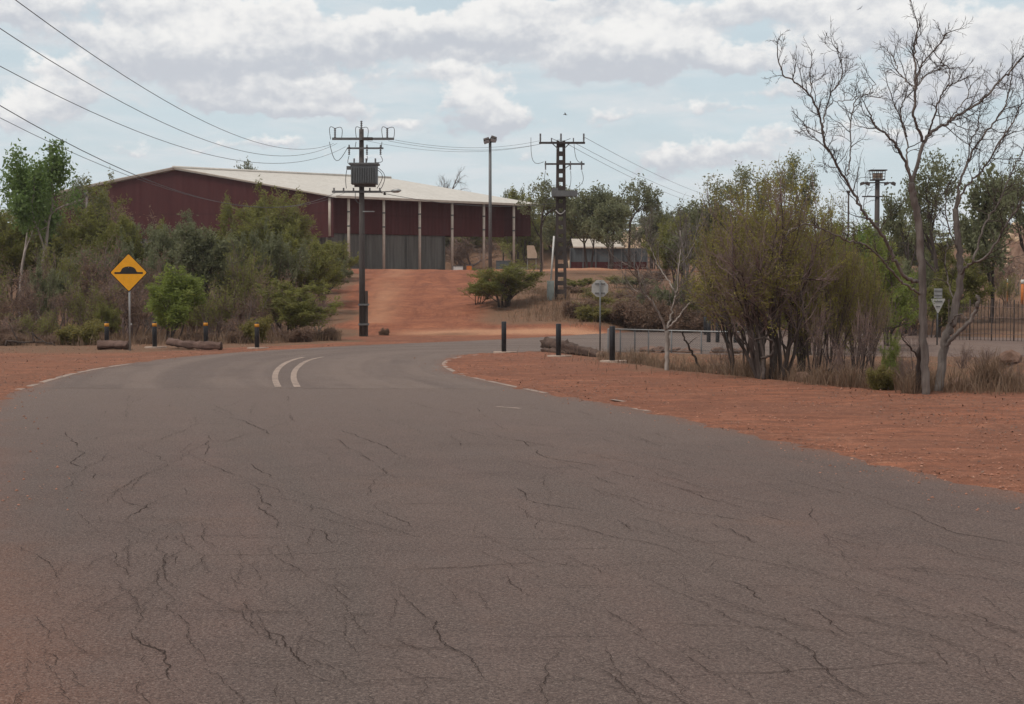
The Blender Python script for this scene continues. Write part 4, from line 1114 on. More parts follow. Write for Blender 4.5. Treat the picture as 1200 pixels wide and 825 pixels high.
o, h, k = simple_pole('wooden_pole', 'short dark wooden pole rising between the trees right of the stop sign', 'pole', 763, 150, 242, .2, .16, 'pole_wood')
mb = MB(); mb.box((0, -.2, h - .5), (1.6, .12, .12)); mb.build('crossarm', M['pole_wood'], o)
o, h, k = simple_pole('wooden_pole', 'dark pole top rising out of the tall green tree at left', 'pole', 62, 96, 172.5, .14, .12, 'pole_wood')
mb = MB(); mb.tube([(0, 0, h - .02), (0, 0, h + .06)], .13, 10); mb.build('cap', M['galv_dark'], o)
o, h, k = simple_pole('wooden_pole', 'slim weathered grey pole among the shrubs in front of the maroon gable', 'pole', 103.5, 88, 224, .09, .075, 'twig_grey')
mb = MB(); mb.box((0, -.1, h - .2), (.3, .06, .08)); mb.build('bracket', M['galv_dark'], o)
o, h, k = simple_pole('lamp_mast', 'very thin dark mast beside the dead leaning branch', 'pole', 993, 110, 224, .09, .06, 'steel_dark')
mb = MB(); mb.box((0, 0, h - .1), (.22, .22, .2)); mb.build('cap', M['steel_dark'], o)

def build_tower():
    Y = 150.0; px0 = 1026.5; x = XY(px0, Y); k = F / Y; zg = gz(x, Y); X = lambda p: (p - px0) / k; Z = lambda p: 2 + (HOR - p) / k - zg
    r = thing('floodlight_tower', 'dark floodlight tower with a caged platform above two crossarms of lamps', 'light tower', (x, Y, zg))
    mb = MB(); mb.tube([(0, 0, -.3), (0, 0, Z(212))], [.32, .24], 10); mb.build('pole', M['steel_dark'], r)
    mb = MB(); zb, zt = Z(211.5), Z(200.5)
    mb.box((0, 0, zb), (1.35, 1.2, .12)); mb.box((0, 0, zt), (1.75, 1.3, .1))
    for sx in (-.62, -.2, .2, .62):
        for sy in (-.55, .55): mb.beam((sx, sy, zb), (sx * 1.1, sy, zt), .06, .06)
    for zz in (.33, .66):
        for sy in (-.55, .55): mb.beam((-.68, sy, zb + (zt - zb) * zz), (.68, sy, zb + (zt - zb) * zz), .07, .05)
    pf = mb.build('platform', M['steel_dark'], r)
    mb = MB(); mb.box((0, -.1, (zb + zt) / 2 - .08), (.95, .5, .55)); mb.build('lamp_bank', M['beige'], pf)
    for py, a, b, n in ((215, 1007, 1046, 4), (231, 1008, 1040, 0)):
        m_ = MB(); m_.box((X((a + b) / 2), -.25, Z(py)), ((b - a) / k, .13, .13)); ar = m_.build('crossarm', M['steel_dark'], r)
        for i in range(n):
            px = (1008, 1014.5, 1036, 1044.5)[i]
            m_ = MB(); q = Matrix.Rotation(R(25 if i % 2 else -20), 3, 'Y'); m_.box((X(px), -.3, Z(py + 1)), (.48, .4, .3), 0, q, .7); m_.build('floodlight', M['steel_dark'], ar)
build_tower()

# ------------------------------------------------------------------ power lines
def wire(label, pts, rad=.015, group=None, ext=None):
    """pts: (px, py, Y) seen positions; fitted with a parabola in Y so it hangs like a wire"""
    Pn = [P(*p) for p in pts]; Ys = np.array([p.y for p in Pn]); zs = np.array([p.z for p in Pn]); xs = np.array([p.x for p in Pn])
    y0, y1 = Ys[0], Ys[-1]
    if ext is not None: y0 = ext
    cz = np.polyfit(Ys, zs, 2 if len(pts) > 2 else 1, w=[3] + [1] * (len(pts) - 2) + [3] if len(pts) > 2 else None); cx = np.polyfit(Ys, xs, 1, w=[3] + [1] * (len(pts) - 2) + [3] if len(pts) > 2 else None)
    yy = np.linspace(y0, y1, 40); L = np.stack([np.polyval(cx, yy), yy, np.polyval(cz, yy)], -1)
    mb = MB(); mb.tube(L - L[-1], rad * .58, 5); o = mb.build('power_line', M['wire']); o.location = L[-1]
    tag(o, label, 'power line', group); return o
def ypx(x0, y0, x1, y1, px):
    """depth at which the straight plan line (x0,y0)-(x1,y1) crosses picture column px"""
    u = (px - CX) / F; t = (u * y0 - x0) / ((x1 - x0) - u * (y1 - y0)); return y0 + (y1 - y0) * t
def span(label, L, Ya, Yb, rad, ext, group):
    a = P(L[0][0], L[0][1], Ya); b = P(L[-1][0], L[-1][1], Yb)
    pts = [(px, py, ypx(a.x, a.y, b.x, b.y, px)) for px, py in L]
    return wire(label, pts, rad, group, ext)
g1 = 'power lines sweeping in from the upper left'
span('topmost power line sweeping in from the upper left to the transformer pole', [(18, 0), (125, 75), (225, 131), (282, 161), (345, 178), (391, 168)], 24, 68, .014, 2, g1)
span('second power line from the top, sweeping in from the left edge to the transformer pole', [(0, 33), (80, 85), (150, 125), (250, 168), (320, 181.5), (395, 168)], 25, 68, .014, 2, g1)
span('third power line from the top at the left edge, reaching the transformer pole', [(0, 77), (125, 143), (240, 183), (300, 187), (405, 172)], 27, 68, .014, 4, g1)
span('fourth power line from the top at the left edge, crossing the maroon gable', [(0, 123), (85, 176), (165, 211), (230, 229), (300, 241), (393, 226)], 30, 68, .018, 6, g1)
span('lowest power line at the left edge, crossing the tall green tree', [(0, 138), (60, 168), (130, 198), (200, 222), (300, 243), (404, 226)], 30, 68, .012, 6, g1)
g2 = 'power lines between the two poles'
span('upper wire strung from the transformer pole to the lattice pole', [(463, 164), (510, 171), (560, 173), (632, 165)], 68, 84, .014, None, g2)
span('middle wire strung from the transformer pole to the lattice pole', [(455, 165), (500, 173), (560, 175.5), (646, 166)], 68, 84, .014, None, g2)
span('sagging wire strung from the transformer pole to the lattice pole, lowest of three', [(430, 165), (480, 174), (540, 178), (600, 174), (657, 163)], 68, 84, .012, None, g2)
span('low service cable strung in front of the shed eave to the lattice pole', [(447, 226), (500, 236), (560, 241), (610, 241), (652, 238)], 68, 84, .022, None, g2)
g3 = 'power lines running away to the right'
span('topmost of the three power lines running right from the lattice pole', [(683.5, 160), (740, 190), (785, 212), (840, 232)], 84, 190, .022, None, g3)
span('middle of the three power lines running right from the lattice pole', [(671, 166), (730, 199), (784, 220), (838, 238)], 84, 190, .022, None, g3)
span('lowest of the three power lines running right from the lattice pole', [(657, 164), (720, 203), (783, 224.5), (836, 242)], 84, 190, .022, None, g3)

# ------------------------------------------------------------------ clutter by the open end of the shed
def build_hopper():
    Y = 138.0; x = XY(623, Y); zg = gz(x, Y); k = F / Y; Z = lambda p: 2 + (HOR - p) / k - zg
    r = thing('hopper', 'beige slant-sided hopper on thin legs at the open end of the shed', 'hopper', (x, Y, zg))
    mb = MB(); pr = [(-.42, Z(303)), (.5, Z(303)), (.5, Z(298)), (.22, Z(288)), (-.46, Z(288))]; mb.prism(pr, -.5, .5); b = mb.build('bin', M['beige'], r)
    mb = MB(); mb.box((0, 0, Z(303.5)), (1.15, 1.1, .1)); mb.build('tray', M['steel_dark'], b)
    for sx in (-.4, .42):
        for sy in (-.4, .4):
            mb = MB(); mb.beam((sx, sy, -.1), (sx, sy, Z(303.5)), .07, .07); mb.build('leg', M['galv'], r)
    for i, (px, w, h, m, lab) in enumerate(((537, 1.0, .5, 'white', 'low white crate under the open bay of the shed'), (550, .6, .6, 'orange', 'orange bin standing in the open bay of the shed'),
                                       (612, .9, .5, 'white', 'white crate on the ground left of the beige hopper'), (590, 1.4, 1.2, 'blue_grey', 'grey crate stack beneath the middle of the shed bay'))):
        Y = 138.5 + i * .7; x = XY(px, Y); zg = gz(x, Y)
        o = thing('crate', lab, 'crate', (x, Y, zg)); mb = MB(); mb.box((0, 0, h / 2), (w, .8, h)); bd = mb.build('body', M[m], o)
        mb = MB(); mb.box((0, 0, h + .03), (w * 1.06, .86, .06))
        for sx in (-.5, .5): mb.box((sx * w, -.41, h / 2), (.06, .05, h))
        mb.build('rim', M['galv_dark'], o)
build_hopper()

# ------------------------------------------------------------------ air
def build_haze():
    m = bpy.data.materials.new('hazy_air'); m.use_nodes = True; t = m.node_tree; t.nodes.clear()
    out = t.nodes.new('ShaderNodeOutputMaterial'); v = t.nodes.new('ShaderNodeVolumePrincipled')
    v.inputs['Color'].default_value = (.88, .90, .93, 1); v.inputs['Density'].default_value = HAZE; v.inputs['Anisotropy'].default_value = .2
    t.links.new(v.outputs[0], out.inputs['Volume'])
    mb = MB(); mb.box((0, 0, 13.0), (1860, 1860, 34)); o = mb.build('haze', m); tag(o, 'thin dusty haze in the air over the whole place', 'haze', None, 'stuff')
    SC.cycles.volume_bounces = 0
HAZE = .00022
build_haze()

# ------------------------------------------------------------------ birds
def bird(label, px, py, Y, span_, rz, bank):
    mb = MB()
    mb.tube([(-.5, 0, 0), (-.38, 0, .01), (-.2, 0, .02), (0, 0, .02), (.22, 0, .02), (.36, 0, .03), (.44, 0, .02), (.5, 0, .0)], [.09, .045, .06, .085, .08, .05, .045, .01], 8)
    o = mb.build('bird', M['bird']); tag(o, label, 'bird', 'birds high in the sky')
    for s in (-1, 1):
        w = MB(); pts = [(.16, 0), (.24, .45 * s), (.14, .95 * s), (-.02, 1.15 * s), (-.08, .8 * s), (-.16, .4 * s), (-.14, 0)]
        v = [(a, b, .04 + .22 * abs(b)) for a, b in pts] + [(a, b, .02 + .22 * abs(b)) for a, b in pts]; n = len(pts)
        w.add(v, [tuple(range(n)), tuple(range(2 * n - 1, n - 1, -1))] + [(i, (i + 1) % n, (i + 1) % n + n, i + n) for i in range(n)])
        w.build('wing', M['bird'], o)
    o.location = P(px, py, Y); sc = span_ / 2.3; o.scale = (sc, sc, sc); o.rotation_euler = (bank, R(8), rz)
bird('dark bird gliding above the lattice pole', 662.5, 134.5, 90, .62, R(12), R(20))
bird('dark bird at the top edge of the sky above the bare trees', 1008, 10, 80, .42, R(70), R(-35))
#%%PART3

# ------------------------------------------------------------------ vegetation
def unit(v): return v / (np.linalg.norm(v) + 1e-12)
def rot_dir(rng, d, ang):
    a = rng.randn(3); a -= d * (a @ d); a = unit(a)
    return unit(d * math.cos(ang) + a * math.sin(ang))

class Plant:
    """grows woody tubes level by level and remembers where the leaves go"""
    def __init__(s, seed): s.rng = np.random.RandomState(seed); s.tubes = []; s.tips = []; s.env = None
    def grow(s, p, d, L, r, lev, prm):
        rng = s.rng; n = prm['seg'][lev]; pts = [np.array(p, float)]; d = unit(np.array(d, float))
        wig, trop = prm['wig'][lev], prm['trop'][lev]
        for i in range(n):
            d = unit(d + rng.randn(3) * wig + np.array([0, 0, trop])); pts.append(pts[-1] + d * L / n)
        pts = np.array(pts); tp = prm.get('taper', .45)
        rad = r * (1 - (1 - tp) * np.linspace(0, 1, n + 1)); last = lev == len(prm['seg']) - 1
        if last: rad[-1] *= .4
        s.tubes.append((lev, pts, rad))
        if s.env and lev >= s.env[3]:
            rx, zc, rz, _ = s.env; m = pts[-1]; a = math.atan2(m[1], m[0])
            e = (m[0] ** 2 + m[1] ** 2) / rx ** 2 + ((m[2] - zc) / rz) ** 2
            if e > 1 + .22 * math.sin(3 * a + m[2] * 1.7) + .12 * math.sin(7 * a - m[2] * 3): s.tubes.pop(); return
        if last: s.tips.append(pts); return
        nc = prm['n'][lev]; nc = rng.randint(nc[0], nc[1] + 1)
        for k in range(nc):
            t = prm['t0'][lev] + (1 - prm['t0'][lev]) * ((k + rng.rand()) / nc if nc > 1 else 1); t = min(t, 1)
            x = t * n; i = min(int(x), n - 1); q = pts[i] + (pts[i + 1] - pts[i]) * (x - i)
            dd = rot_dir(rng, unit(pts[i + 1] - pts[i]), R(rng.uniform(*prm['ang'][lev])))
            s.grow(q, dd, L * rng.uniform(*prm['len'][lev]) * (1.15 - .35 * t), max(r * (1 - (1 - tp) * t) * rng.uniform(.5, .72), prm['rmin']), lev + 1, prm)
        s.grow(pts[-1], d, L * rng.uniform(*prm['len'][lev]), max(rad[-1] * .9, prm['rmin']), lev + 1, prm)
    def wood(s, levels, sides):
        mb = MB()
        for lev, p, r in s.tubes:
            if lev in levels: mb.tube(p, r, sides[min(lev, len(sides) - 1)], 0, False)
        return mb


def leaves(rng, tips, per, sigma, size, width, droop=.3, clump=.5, cull=0.0, up=0.0):
    """leaf quads scattered about twig points; returns verts, quads, tint"""
    pts = np.concatenate([t[1:] for t in tips]); gid = np.concatenate([np.full(len(t) - 1, i) for i, t in enumerate(tips)])
    tint_g = rng.rand(len(tips))
    if cull: keep = rng.rand(len(tips))[gid] > cull; pts, gid = pts[keep], gid[keep]
    P_ = np.repeat(pts, per, 0) + rng.randn(len(pts) * per, 3) * sigma; gid = np.repeat(gid, per)
    n = len(P_)
    d = rng.randn(n, 3); d[:, 2] = d[:, 2] * .7 - droop + up; d /= np.linalg.norm(d, axis=1, keepdims=True)
    s = np.cross(d, rng.randn(n, 3)); s /= np.linalg.norm(s, axis=1, keepdims=True) + 1e-9
    L = size * rng.uniform(.6, 1.35, (n, 1)); W = width * rng.uniform(.6, 1.35, (n, 1))
    a = P_ - d * L * .5; b = P_ + s * W * .5 - d * L * .05; c = P_ + d * L * .5; e = P_ - s * W * .5 - d * L * .05
    V = np.stack([a, b, c, e], 1).reshape(-1, 3); Q = np.arange(4 * n).reshape(n, 4)
    tint = np.clip(clump * tint_g[gid] + (1 - clump) * rng.rand(n), 0, 1)
    return V, Q, np.repeat(tint, 4)


def crown_object(name, parent, lv, leafm, twig_mb=None, twigm=None):
    """leaves + fine twigs as one crown mesh"""
    V, Q, T = lv
    faces = [tuple(q) for q in Q.tolist()]; mi = [0] * len(faces); mats = [M[leafm]]
    if twig_mb is not None and twig_mb.v:
        tv = np.concatenate(twig_mb.v); off = len(V); faces += [tuple(i + off for i in f) for f in twig_mb.f]; mi += [1] * len(twig_mb.f)
        V = np.concatenate([V, tv]); T = np.concatenate([T, np.full(len(tv), .3)]); mats.append(M[twigm])
    me = bpy.data.meshes.new(name); me.from_pydata(V, [], faces)
    for m in mats: me.materials.append(m)
    me.polygons.foreach_set('material_index', mi)
    at = me.attributes.new('tint', 'FLOAT', 'POINT'); at.data.foreach_set('value', T.astype(np.float32)); me.update()
    return link(bpy.data.objects.new(name, me), parent)

PROTO = {}
def proto(key, name, cat, seed, stems, prm, bark, twigm, leafm, leafargs, woodlev, sides, lean=.15, r0=.1, L0=2.0, spread=0.0, spread_r=.15, env=None):
    """one plant of a kind: Empty > trunk, crown"""
    pl = Plant(seed); rng = pl.rng; pl.env = env
    for k in range(stems):
        a = k * 2.399 + rng.rand(); sp = spread * (.35 + .65 * rng.rand()) if stems > 1 else lean * rng.rand()
        d = (math.cos(a) * sp, math.sin(a) * sp, 1.0); b = (math.cos(a) * spread_r * (stems > 1), math.sin(a) * spread_r * (stems > 1), -.15)
        pl.grow(b, d, L0 * rng.uniform(.8, 1.15), r0 * rng.uniform(.7, 1.1) if stems > 1 else r0, 0, prm)
    o = thing(name, '-', cat); nl = len(prm['seg'])
    pl.wood(range(0, woodlev), sides).build('trunk', M[bark], o)
    tw = pl.wood(range(woodlev, nl), sides)
    lv = leaves(rng, pl.tips, **leafargs)
    c = crown_object('crown', o, lv, leafm, tw, twigm)
    zs = lv[0][:, 2]; rad = np.sqrt(lv[0][:, 0] ** 2 + lv[0][:, 1] ** 2)
    o['_h'] = float(np.percentile(zs, 99.5)); o['_r'] = float(np.percentile(rad, 96)); o['_n'] = 0
    PROTO[key] = o
    return o

# parameter sets: per level segments, wiggle, upward pull, children, where they start, angle, length ratio
EUC = dict(seg=(6, 5, 4, 3), wig=(.08, .14, .2, .25), trop=(.04, .05, .02, -.05), n=((7, 9), (4, 5), (3, 4)), t0=(.52, .25, .2), ang=((30, 62), (25, 55), (25, 60)), len=((.40, .58), (.42, .62), (.4, .6)), rmin=.008, taper=.5)
AIRY = dict(seg=(6, 5, 4, 3), wig=(.09, .16, .22, .25), trop=(.03, .05, .04, .0), n=((3, 5), (3, 4), (3, 4)), t0=(.5, .4, .3), ang=((25, 55), (25, 55), (25, 60)), len=((.5, .7), (.45, .65), (.4, .6)), rmin=.010, taper=.5)
WAT = dict(seg=(5, 4, 4, 3), wig=(.10, .15, .2, .22), trop=(.05, .08, .06, .02), n=((3, 4), (3, 4), (4, 6)), t0=(.30, .25, .15), ang=((18, 42), (20, 45), (20, 50)), len=((.5, .75), (.45, .65), (.4, .6)), rmin=.006, taper=.5)
DRY = dict(seg=(5, 4, 4, 3), wig=(.10, .16, .2, .2), trop=(.05, .09, .09, .08), n=((3, 5), (4, 5), (5, 7)), t0=(.22, .2, .12), ang=((18, 45), (18, 42), (15, 40)), len=((.5, .75), (.45, .68), (.4, .62)), rmin=.006, taper=.5)
BARE = dict(seg=(6, 5, 5, 4, 3), wig=(.10, .16, .2, .22, .25), trop=(.04, .06, .06, .04, .02), n=((3, 4), (3, 4), (3, 4), (3, 4)), t0=(.4, .3, .25, .2), ang=((20, 45), (22, 48), (22, 50), (25, 55)), len=((.55, .75), (.5, .68), (.45, .62), (.4, .6)), rmin=.005, taper=.5)
S4 = (8, 6, 4, 3)
proto('euc', 'green_tree', 'tree', 21, 1, EUC, 'bark_pale', 'twig_grey', 'leaf_green', dict(per=28, sigma=.26, size=.20, width=.10, droop=.35, clump=.55), 3, S4, r0=.12, L0=5.2, env=(2.5, 6.3, 2.7, 1))
proto('euc2', 'green_tree', 'tree', 24, 1, EUC, 'bark_dark', 'twig_grey', 'leaf_grey', dict(per=12, sigma=.17, size=.16, width=.075, droop=.35, clump=.55), 3, S4, r0=.14, L0=4.6, env=(2.3, 5.4, 2.4, 1))
proto('airy', 'sparse_tree', 'tree', 31, 1, AIRY, 'bark_dark', 'twig', 'leaf_grey', dict(per=10, sigma=.15, size=.22, width=.10, droop=.2, clump=.6, cull=.12), 3, S4, r0=.13, L0=3.6)
proto('airy2', 'sparse_tree', 'tree', 35, 2, AIRY, 'bark_dark', 'twig', 'leaf_grey', dict(per=10, sigma=.16, size=.22, width=.10, droop=.2, clump=.6, cull=.15), 3, S4, r0=.11, L0=3.2, spread=.35)
proto('wat', 'olive_shrub', 'shrub', 41, 5, WAT, 'bark_dark', 'twig', 'leaf_olive', dict(per=10, sigma=.075, size=.19, width=.048, droop=.0, clump=.75, cull=.38), 2, (6, 5, 3, 3), r0=.06, L0=1.9, spread=.55)
proto('wat2', 'olive_shrub', 'shrub', 43, 4, WAT, 'bark_dark', 'twig', 'leaf_olive', dict(per=10, sigma=.08, size=.19, width=.048, droop=.0, clump=.75, cull=.42), 2, (6, 5, 3, 3), r0=.06, L0=2.0, spread=.4)
proto('wat3', 'olive_shrub', 'shrub', 47, 6, WAT, 'bark_dark', 'twig', 'leaf_grey', dict(per=10, sigma=.075, size=.18, width=.05, droop=.0, clump=.75, cull=.40), 2, (6, 5, 3, 3), r0=.06, L0=1.8, spread=.6)
proto('dry', 'dry_shrub', 'shrub', 51, 5, DRY, 'twig', 'twig', 'leaf_dry', dict(per=2, sigma=.08, size=.10, width=.03, clump=.5, cull=.35), 2, (6, 5, 3, 3), r0=.05, L0=1.5, spread=.55)
proto('dry2', 'dry_shrub', 'shrub', 53, 4, DRY, 'twig_grey', 'twig', 'leaf_dry', dict(per=2, sigma=.08, size=.10, width=.03, clump=.5, cull=.55), 2, (6, 5, 3, 3), r0=.05, L0=1.6, spread=.45)
proto('dry3', 'dry_shrub', 'shrub', 57, 6, DRY, 'twig', 'twig', 'leaf_olive', dict(per=2, sigma=.09, size=.12, width=.03, clump=.5, cull=.4), 2, (6, 5, 3, 3), r0=.05, L0=1.4, spread=.7)
proto('round', 'round_tree', 'tree', 61, 1, EUC, 'bark_dark', 'twig', 'leaf_grey', dict(per=16, sigma=.10, size=.15, width=.06, droop=.1, clump=.75, cull=.3), 3, S4, r0=.11, L0=2.4)
proto('bright', 'bright_bush', 'bush', 71, 6, dict(WAT, t0=(.62, .3, .15)), 'bark_dark', 'twig', 'leaf_bright', dict(per=11, sigma=.085, size=.16, width=.042, droop=.25, clump=.75, cull=.34), 2, (6, 5, 3, 3), r0=.045, L0=1.3, spread=.75)
proto('low', 'low_shrub', 'shrub', 81, 8, DRY, 'twig', 'twig', 'leaf_yellow', dict(per=3, sigma=.07, size=.12, width=.03, clump=.5), 2, (5, 4, 3, 3), r0=.02, L0=.55, spread=.7)
proto('low2', 'low_shrub', 'shrub', 83, 8, DRY, 'twig', 'twig', 'leaf_dry', dict(per=2, sigma=.07, size=.10, width=.03, clump=.5, cull=.3), 2, (5, 4, 3, 3), r0=.02, L0=.5, spread=.9)
proto('bare', 'bare_tree', 'tree', 91, 1, BARE, 'twig_grey', 'twig_grey', 'leaf_dry', dict(per=1, sigma=.05, size=.04, width=.02, cull=.9), 3, (7, 6, 4, 3, 3), r0=.14, L0=2.6)
# the close shrubs on the right bank are grown finer
proto('thick', 'tall_shrub', 'shrub', 101, 8, dict(DRY, n=((5, 6), (4, 6), (5, 6)), trop=(.06, .11, .12, .08), t0=(.30, .2, .1)), 'bark_dark', 'twig', 'leaf_thick', dict(per=7, sigma=.06, size=.09, width=.022, up=.3, droop=0, clump=.8, cull=.58), 2, (8, 5, 4, 3), r0=.06, L0=2.5, spread=.5, spread_r=.3, env=(2.2, 2.9, 2.35, 1))
proto('thick2', 'tall_shrub', 'shrub', 107, 7, dict(DRY, n=((5, 6), (4, 5), (5, 6)), trop=(.06, .11, .12, .08), t0=(.32, .2, .1)), 'bark_dark', 'twig', 'leaf_thick', dict(per=8, sigma=.07, size=.09, width=.024, up=.3, droop=0, clump=.8, cull=.52), 2, (8, 5, 4, 3), r0=.055, L0=2.4, spread=.55, spread_r=.3, env=(2.1, 2.75, 2.2, 1))
proto('fine', 'green_shrub', 'shrub', 111, 6, WAT, 'bark_dark', 'twig', 'leaf_olive', dict(per=13, sigma=.075, size=.14, width=.036, droop=.1, clump=.75, cull=.3), 2, (7, 5, 3, 3), r0=.07, L0=1.9, spread=.5)
proto('fineg', 'green_shrub', 'shrub', 113, 5, WAT, 'bark_dark', 'twig', 'leaf_bright', dict(per=10, sigma=.08, size=.14, width=.036, droop=.1, clump=.75, cull=.32), 2, (7, 5, 3, 3), r0=.07, L0=1.9, spread=.5)
proto('stick', 'bare_shrub', 'shrub', 121, 4, dict(BARE, seg=(5, 4, 4, 3), wig=(.12, .18, .22, .25), trop=(.03, .07, .06, .04), n=((2, 4), (3, 4), (2, 4)), t0=(.3, .25, .2), ang=((18, 45),) * 3, len=((.5, .75),) * 3), 'bark_dark', 'twig', 'leaf_dry', dict(per=1, sigma=.06, size=.06, width=.02, cull=.5), 2, (6, 4, 3, 3), r0=.045, L0=1.1, spread=.45)
proto('stick2', 'bare_shrub', 'shrub', 127, 6, dict(BARE, seg=(5, 4, 4, 3), wig=(.12, .18, .22, .25), trop=(.03, .07, .06, .04), n=((3, 4), (3, 4), (3, 4)), t0=(.25, .2, .15), ang=((18, 45),) * 3, len=((.5, .75),) * 3), 'twig', 'twig', 'leaf_dry', dict(per=1, sigma=.06, size=.06, width=.02, cull=.4), 2, (6, 4, 3, 3), r0=.035, L0=.9, spread=.6)

_pr = random.Random(77)
def plant(key, px, Y, ptop, label, width=None, group=None, rz=None, dz=0.0):
    """stand a plant at picture column px and depth Y, its top reaching picture row ptop; width in photo px"""
    src = PROTO[key]; x = XY(px, Y); z = gz(x, Y) - .05 + dz
    h = 2 + (HOR - ptop) / F * Y - z; s = h / src['_h']
    sx = s if width is None else (width / F * Y / 2) / src['_r']
    rz = _pr.random() * 6.283 if rz is None else rz
    if src['_n'] == 0: o = src; o.location = (x, Y, z); o.rotation_euler = (0, 0, rz); o.scale = (sx, sx, s); o['label'] = label
    else: o = copy_thing(src, label, (x, Y, z), rz, (sx, sx, s))
    src['_n'] = src['_n'] + 1
    if group: o['group'] = group
    elif 'group' in o: del o['group']
    return o

# ---- left side, one by one: the plants that can be told apart
plant('euc', 44, 76, 172, 'tall fresh green tree with pale forked trunk rising above the left thicket', 105, None, .6)
plant('euc', 24, 79, 186, 'second fresh green tree, just left of and behind the tallest one', 92, None, 2.2)
plant('euc', -22, 80, 190, 'green tree cut by the left edge of the picture', 70)
plant('round', 243, 70, 252, 'round grey-green tree with a dark trunk behind the bright bush', 92)
plant('bright', 198, 60, 318, 'bright lime green bush just right of the speed hump sign', 118)
plant('wat', 340, 62.5, 330, 'olive green bush at the right end of the left thicket', 105)
plant('low', 93, 56.5, 377, 'small yellow-green shrub at the foot of the left thicket near the short log', 48)
plant('wat2', 330, 84, 224, 'tall olive tree standing against the right end of the maroon gable', 95)
plant('wat2', 130, 84, 222, 'tall olive shrub below the left end of the maroon gable roof', 110)
plant('wat', 292, 88, 235, 'olive shrub against the middle of the maroon gable', 90)
plant('euc2', 88, 90, 208, 'dull green tree top just right of the tall fresh green tree', 70)
plant('wat', 372, 86, 285, 'olive bush at the foot of the corner columns of the shed', 80)
plant('dry', 150, 86, 240, 'purple-brown twiggy shrub under the maroon roof edge', 100)
plant('airy', 205, 80, 262, 'sparse olive tree between the round tree and the maroon gable', 90)
plant('wat3', 190, 73, 290, 'grey-green shrub above and behind the speed hump sign', 90)
plant('low', 300, 58.5, 372, 'small yellow-green shrub behind the rightmost yellow-topped bollard', 36)
plant('euc2', 92, 74, 292, 'dark green shrub-like tree to the right of the pale forked trunk', 72)
plant('wat3', 55, 68, 312, 'grey-green shrub in front of the pale trunk', 80)
plant('fine', 128, 60, 356, 'small green bush left of the speed hump sign post', 30)
gl = 'dry shrubs of the left thicket'
lab_dry = 'dry brown twiggy shrub crowded into the thicket behind the left-hand bollards'
for key, px, Y, top, w in (('dry', 10, 62, 330, 90), ('dry2', 60, 63, 322, 85), ('dry3', 105, 62, 325, 80), ('dry', 150, 63, 318, 80), ('dry3', 250, 63, 330, 90), ('dry2', 290, 62.5, 335, 80), ('dry', 330, 66, 322, 80),
                           ('dry2', 22, 70, 285, 95), ('dry3', 75, 71, 278, 95), ('dry', 128, 70, 285, 95), ('dry2', 180, 70, 290, 90), ('dry', 230, 75, 295, 80), ('dry3', 285, 71, 290, 90), ('dry2', 370, 69, 330, 60),
                           ('dry3', -20, 64, 318, 90), ('dry', -30, 72, 275, 90), ('dry2', 165, 66, 345, 60), ('dry3', 225, 66, 340, 70), ('dry3', 40, 59, 362, 70), ('dry', 0, 58.5, 368, 60), ('dry2', 262, 60, 366, 60)):
    plant(key, px, Y, top, lab_dry, w, gl)
lab_ol = 'olive shrub in the back rows of the left thicket, below the maroon gable'
for key, px, Y, top, w in (('wat2', 15, 88, 228, 100), ('wat3', 70, 84, 250, 90), ('wat', 118, 78, 262, 85), ('wat', 165, 79, 258, 85), ('wat3', 215, 88, 258, 95), ('wat2', 262, 80, 272, 90), ('wat3', 310, 78, 268, 95),
                           ('wat', 352, 80, 278, 80), ('wat2', -10, 86, 245, 90), ('wat3', 380, 92, 300, 70), ('wat2', 285, 74, 300, 80), ('wat3', 150, 75, 280, 80)):
    plant(key, px, Y, top, lab_ol, w, 'olive shrubs of the left thicket')
lab_lo = 'ankle-high dry brown bush at the foot of the left thicket'
for px, Y, top, w in ((14, 56.5, 392, 44), (66, 56.8, 393, 34), (168, 57.5, 394, 30), (228, 58.5, 390, 34), (276, 58.2, 388, 30), (352, 59.5, 384, 44), (384, 62, 385, 36), (-8, 56, 388, 40)):
    plant('low2', px, Y, top, lab_lo, w, 'low dry bushes of the left thicket')
plant('low2', 451, 69.5, 384.5, 'tiny dry bush on the red dirt just right of the transformer pole', 14)
plant('wat2', 112, 92, 212, 'olive treetop crossing the left end of the maroon gable roof line', 80)
plant('wat', 30, 84, 236, 'olive shrub crowded under the tall fresh green tree', 90)
plant('dry3', 245, 90, 262, 'brown twiggy shrub top in front of the middle of the maroon gable', 80)
plant('wat2', 360, 96, 262, 'olive treetop beside the corner columns of the shed', 70)
plant('fine', 318, 92, 228, 'pale olive treetop in front of the right slope of the maroon gable', 84)
# ---- behind the shed
for i, (key, px, Y, top, w) in enumerate((('wat', 520, 196, 262, 110), ('wat2', 560, 205, 255, 110), ('dry3', 590, 198, 266, 100), ('wat3', 625, 202, 250, 110), ('wat', 655, 196, 255, 100), ('dry', 545, 188, 276, 80), ('dry3', 610, 188, 280, 80), ('wat2', 700, 215, 250, 110), ('wat3', 460, 200, 255, 110),
                                ('wat', 1070, 190, 262, 120), ('wat2', 960, 190, 265, 130), ('wat3', 780, 215, 248, 120), ('wat', 860, 200, 255, 130), ('wat2', 1150, 200, 250, 130), ('wat3', 1230, 200, 250, 130), ('wat', 10, 200, 240, 150), ('wat2', -60, 190, 235, 140))):
    plant(key, px, Y, top, 'olive bush on the rise far behind the shed and the side road', w, 'bushes on the far rise')
plant('wat', 392, 104, 284, 'olive bush hiding the left foot of the shed columns', 60)
plant('wat3', 405, 112, 300, 'small grey-green bush right below the corner columns of the shed', 40)
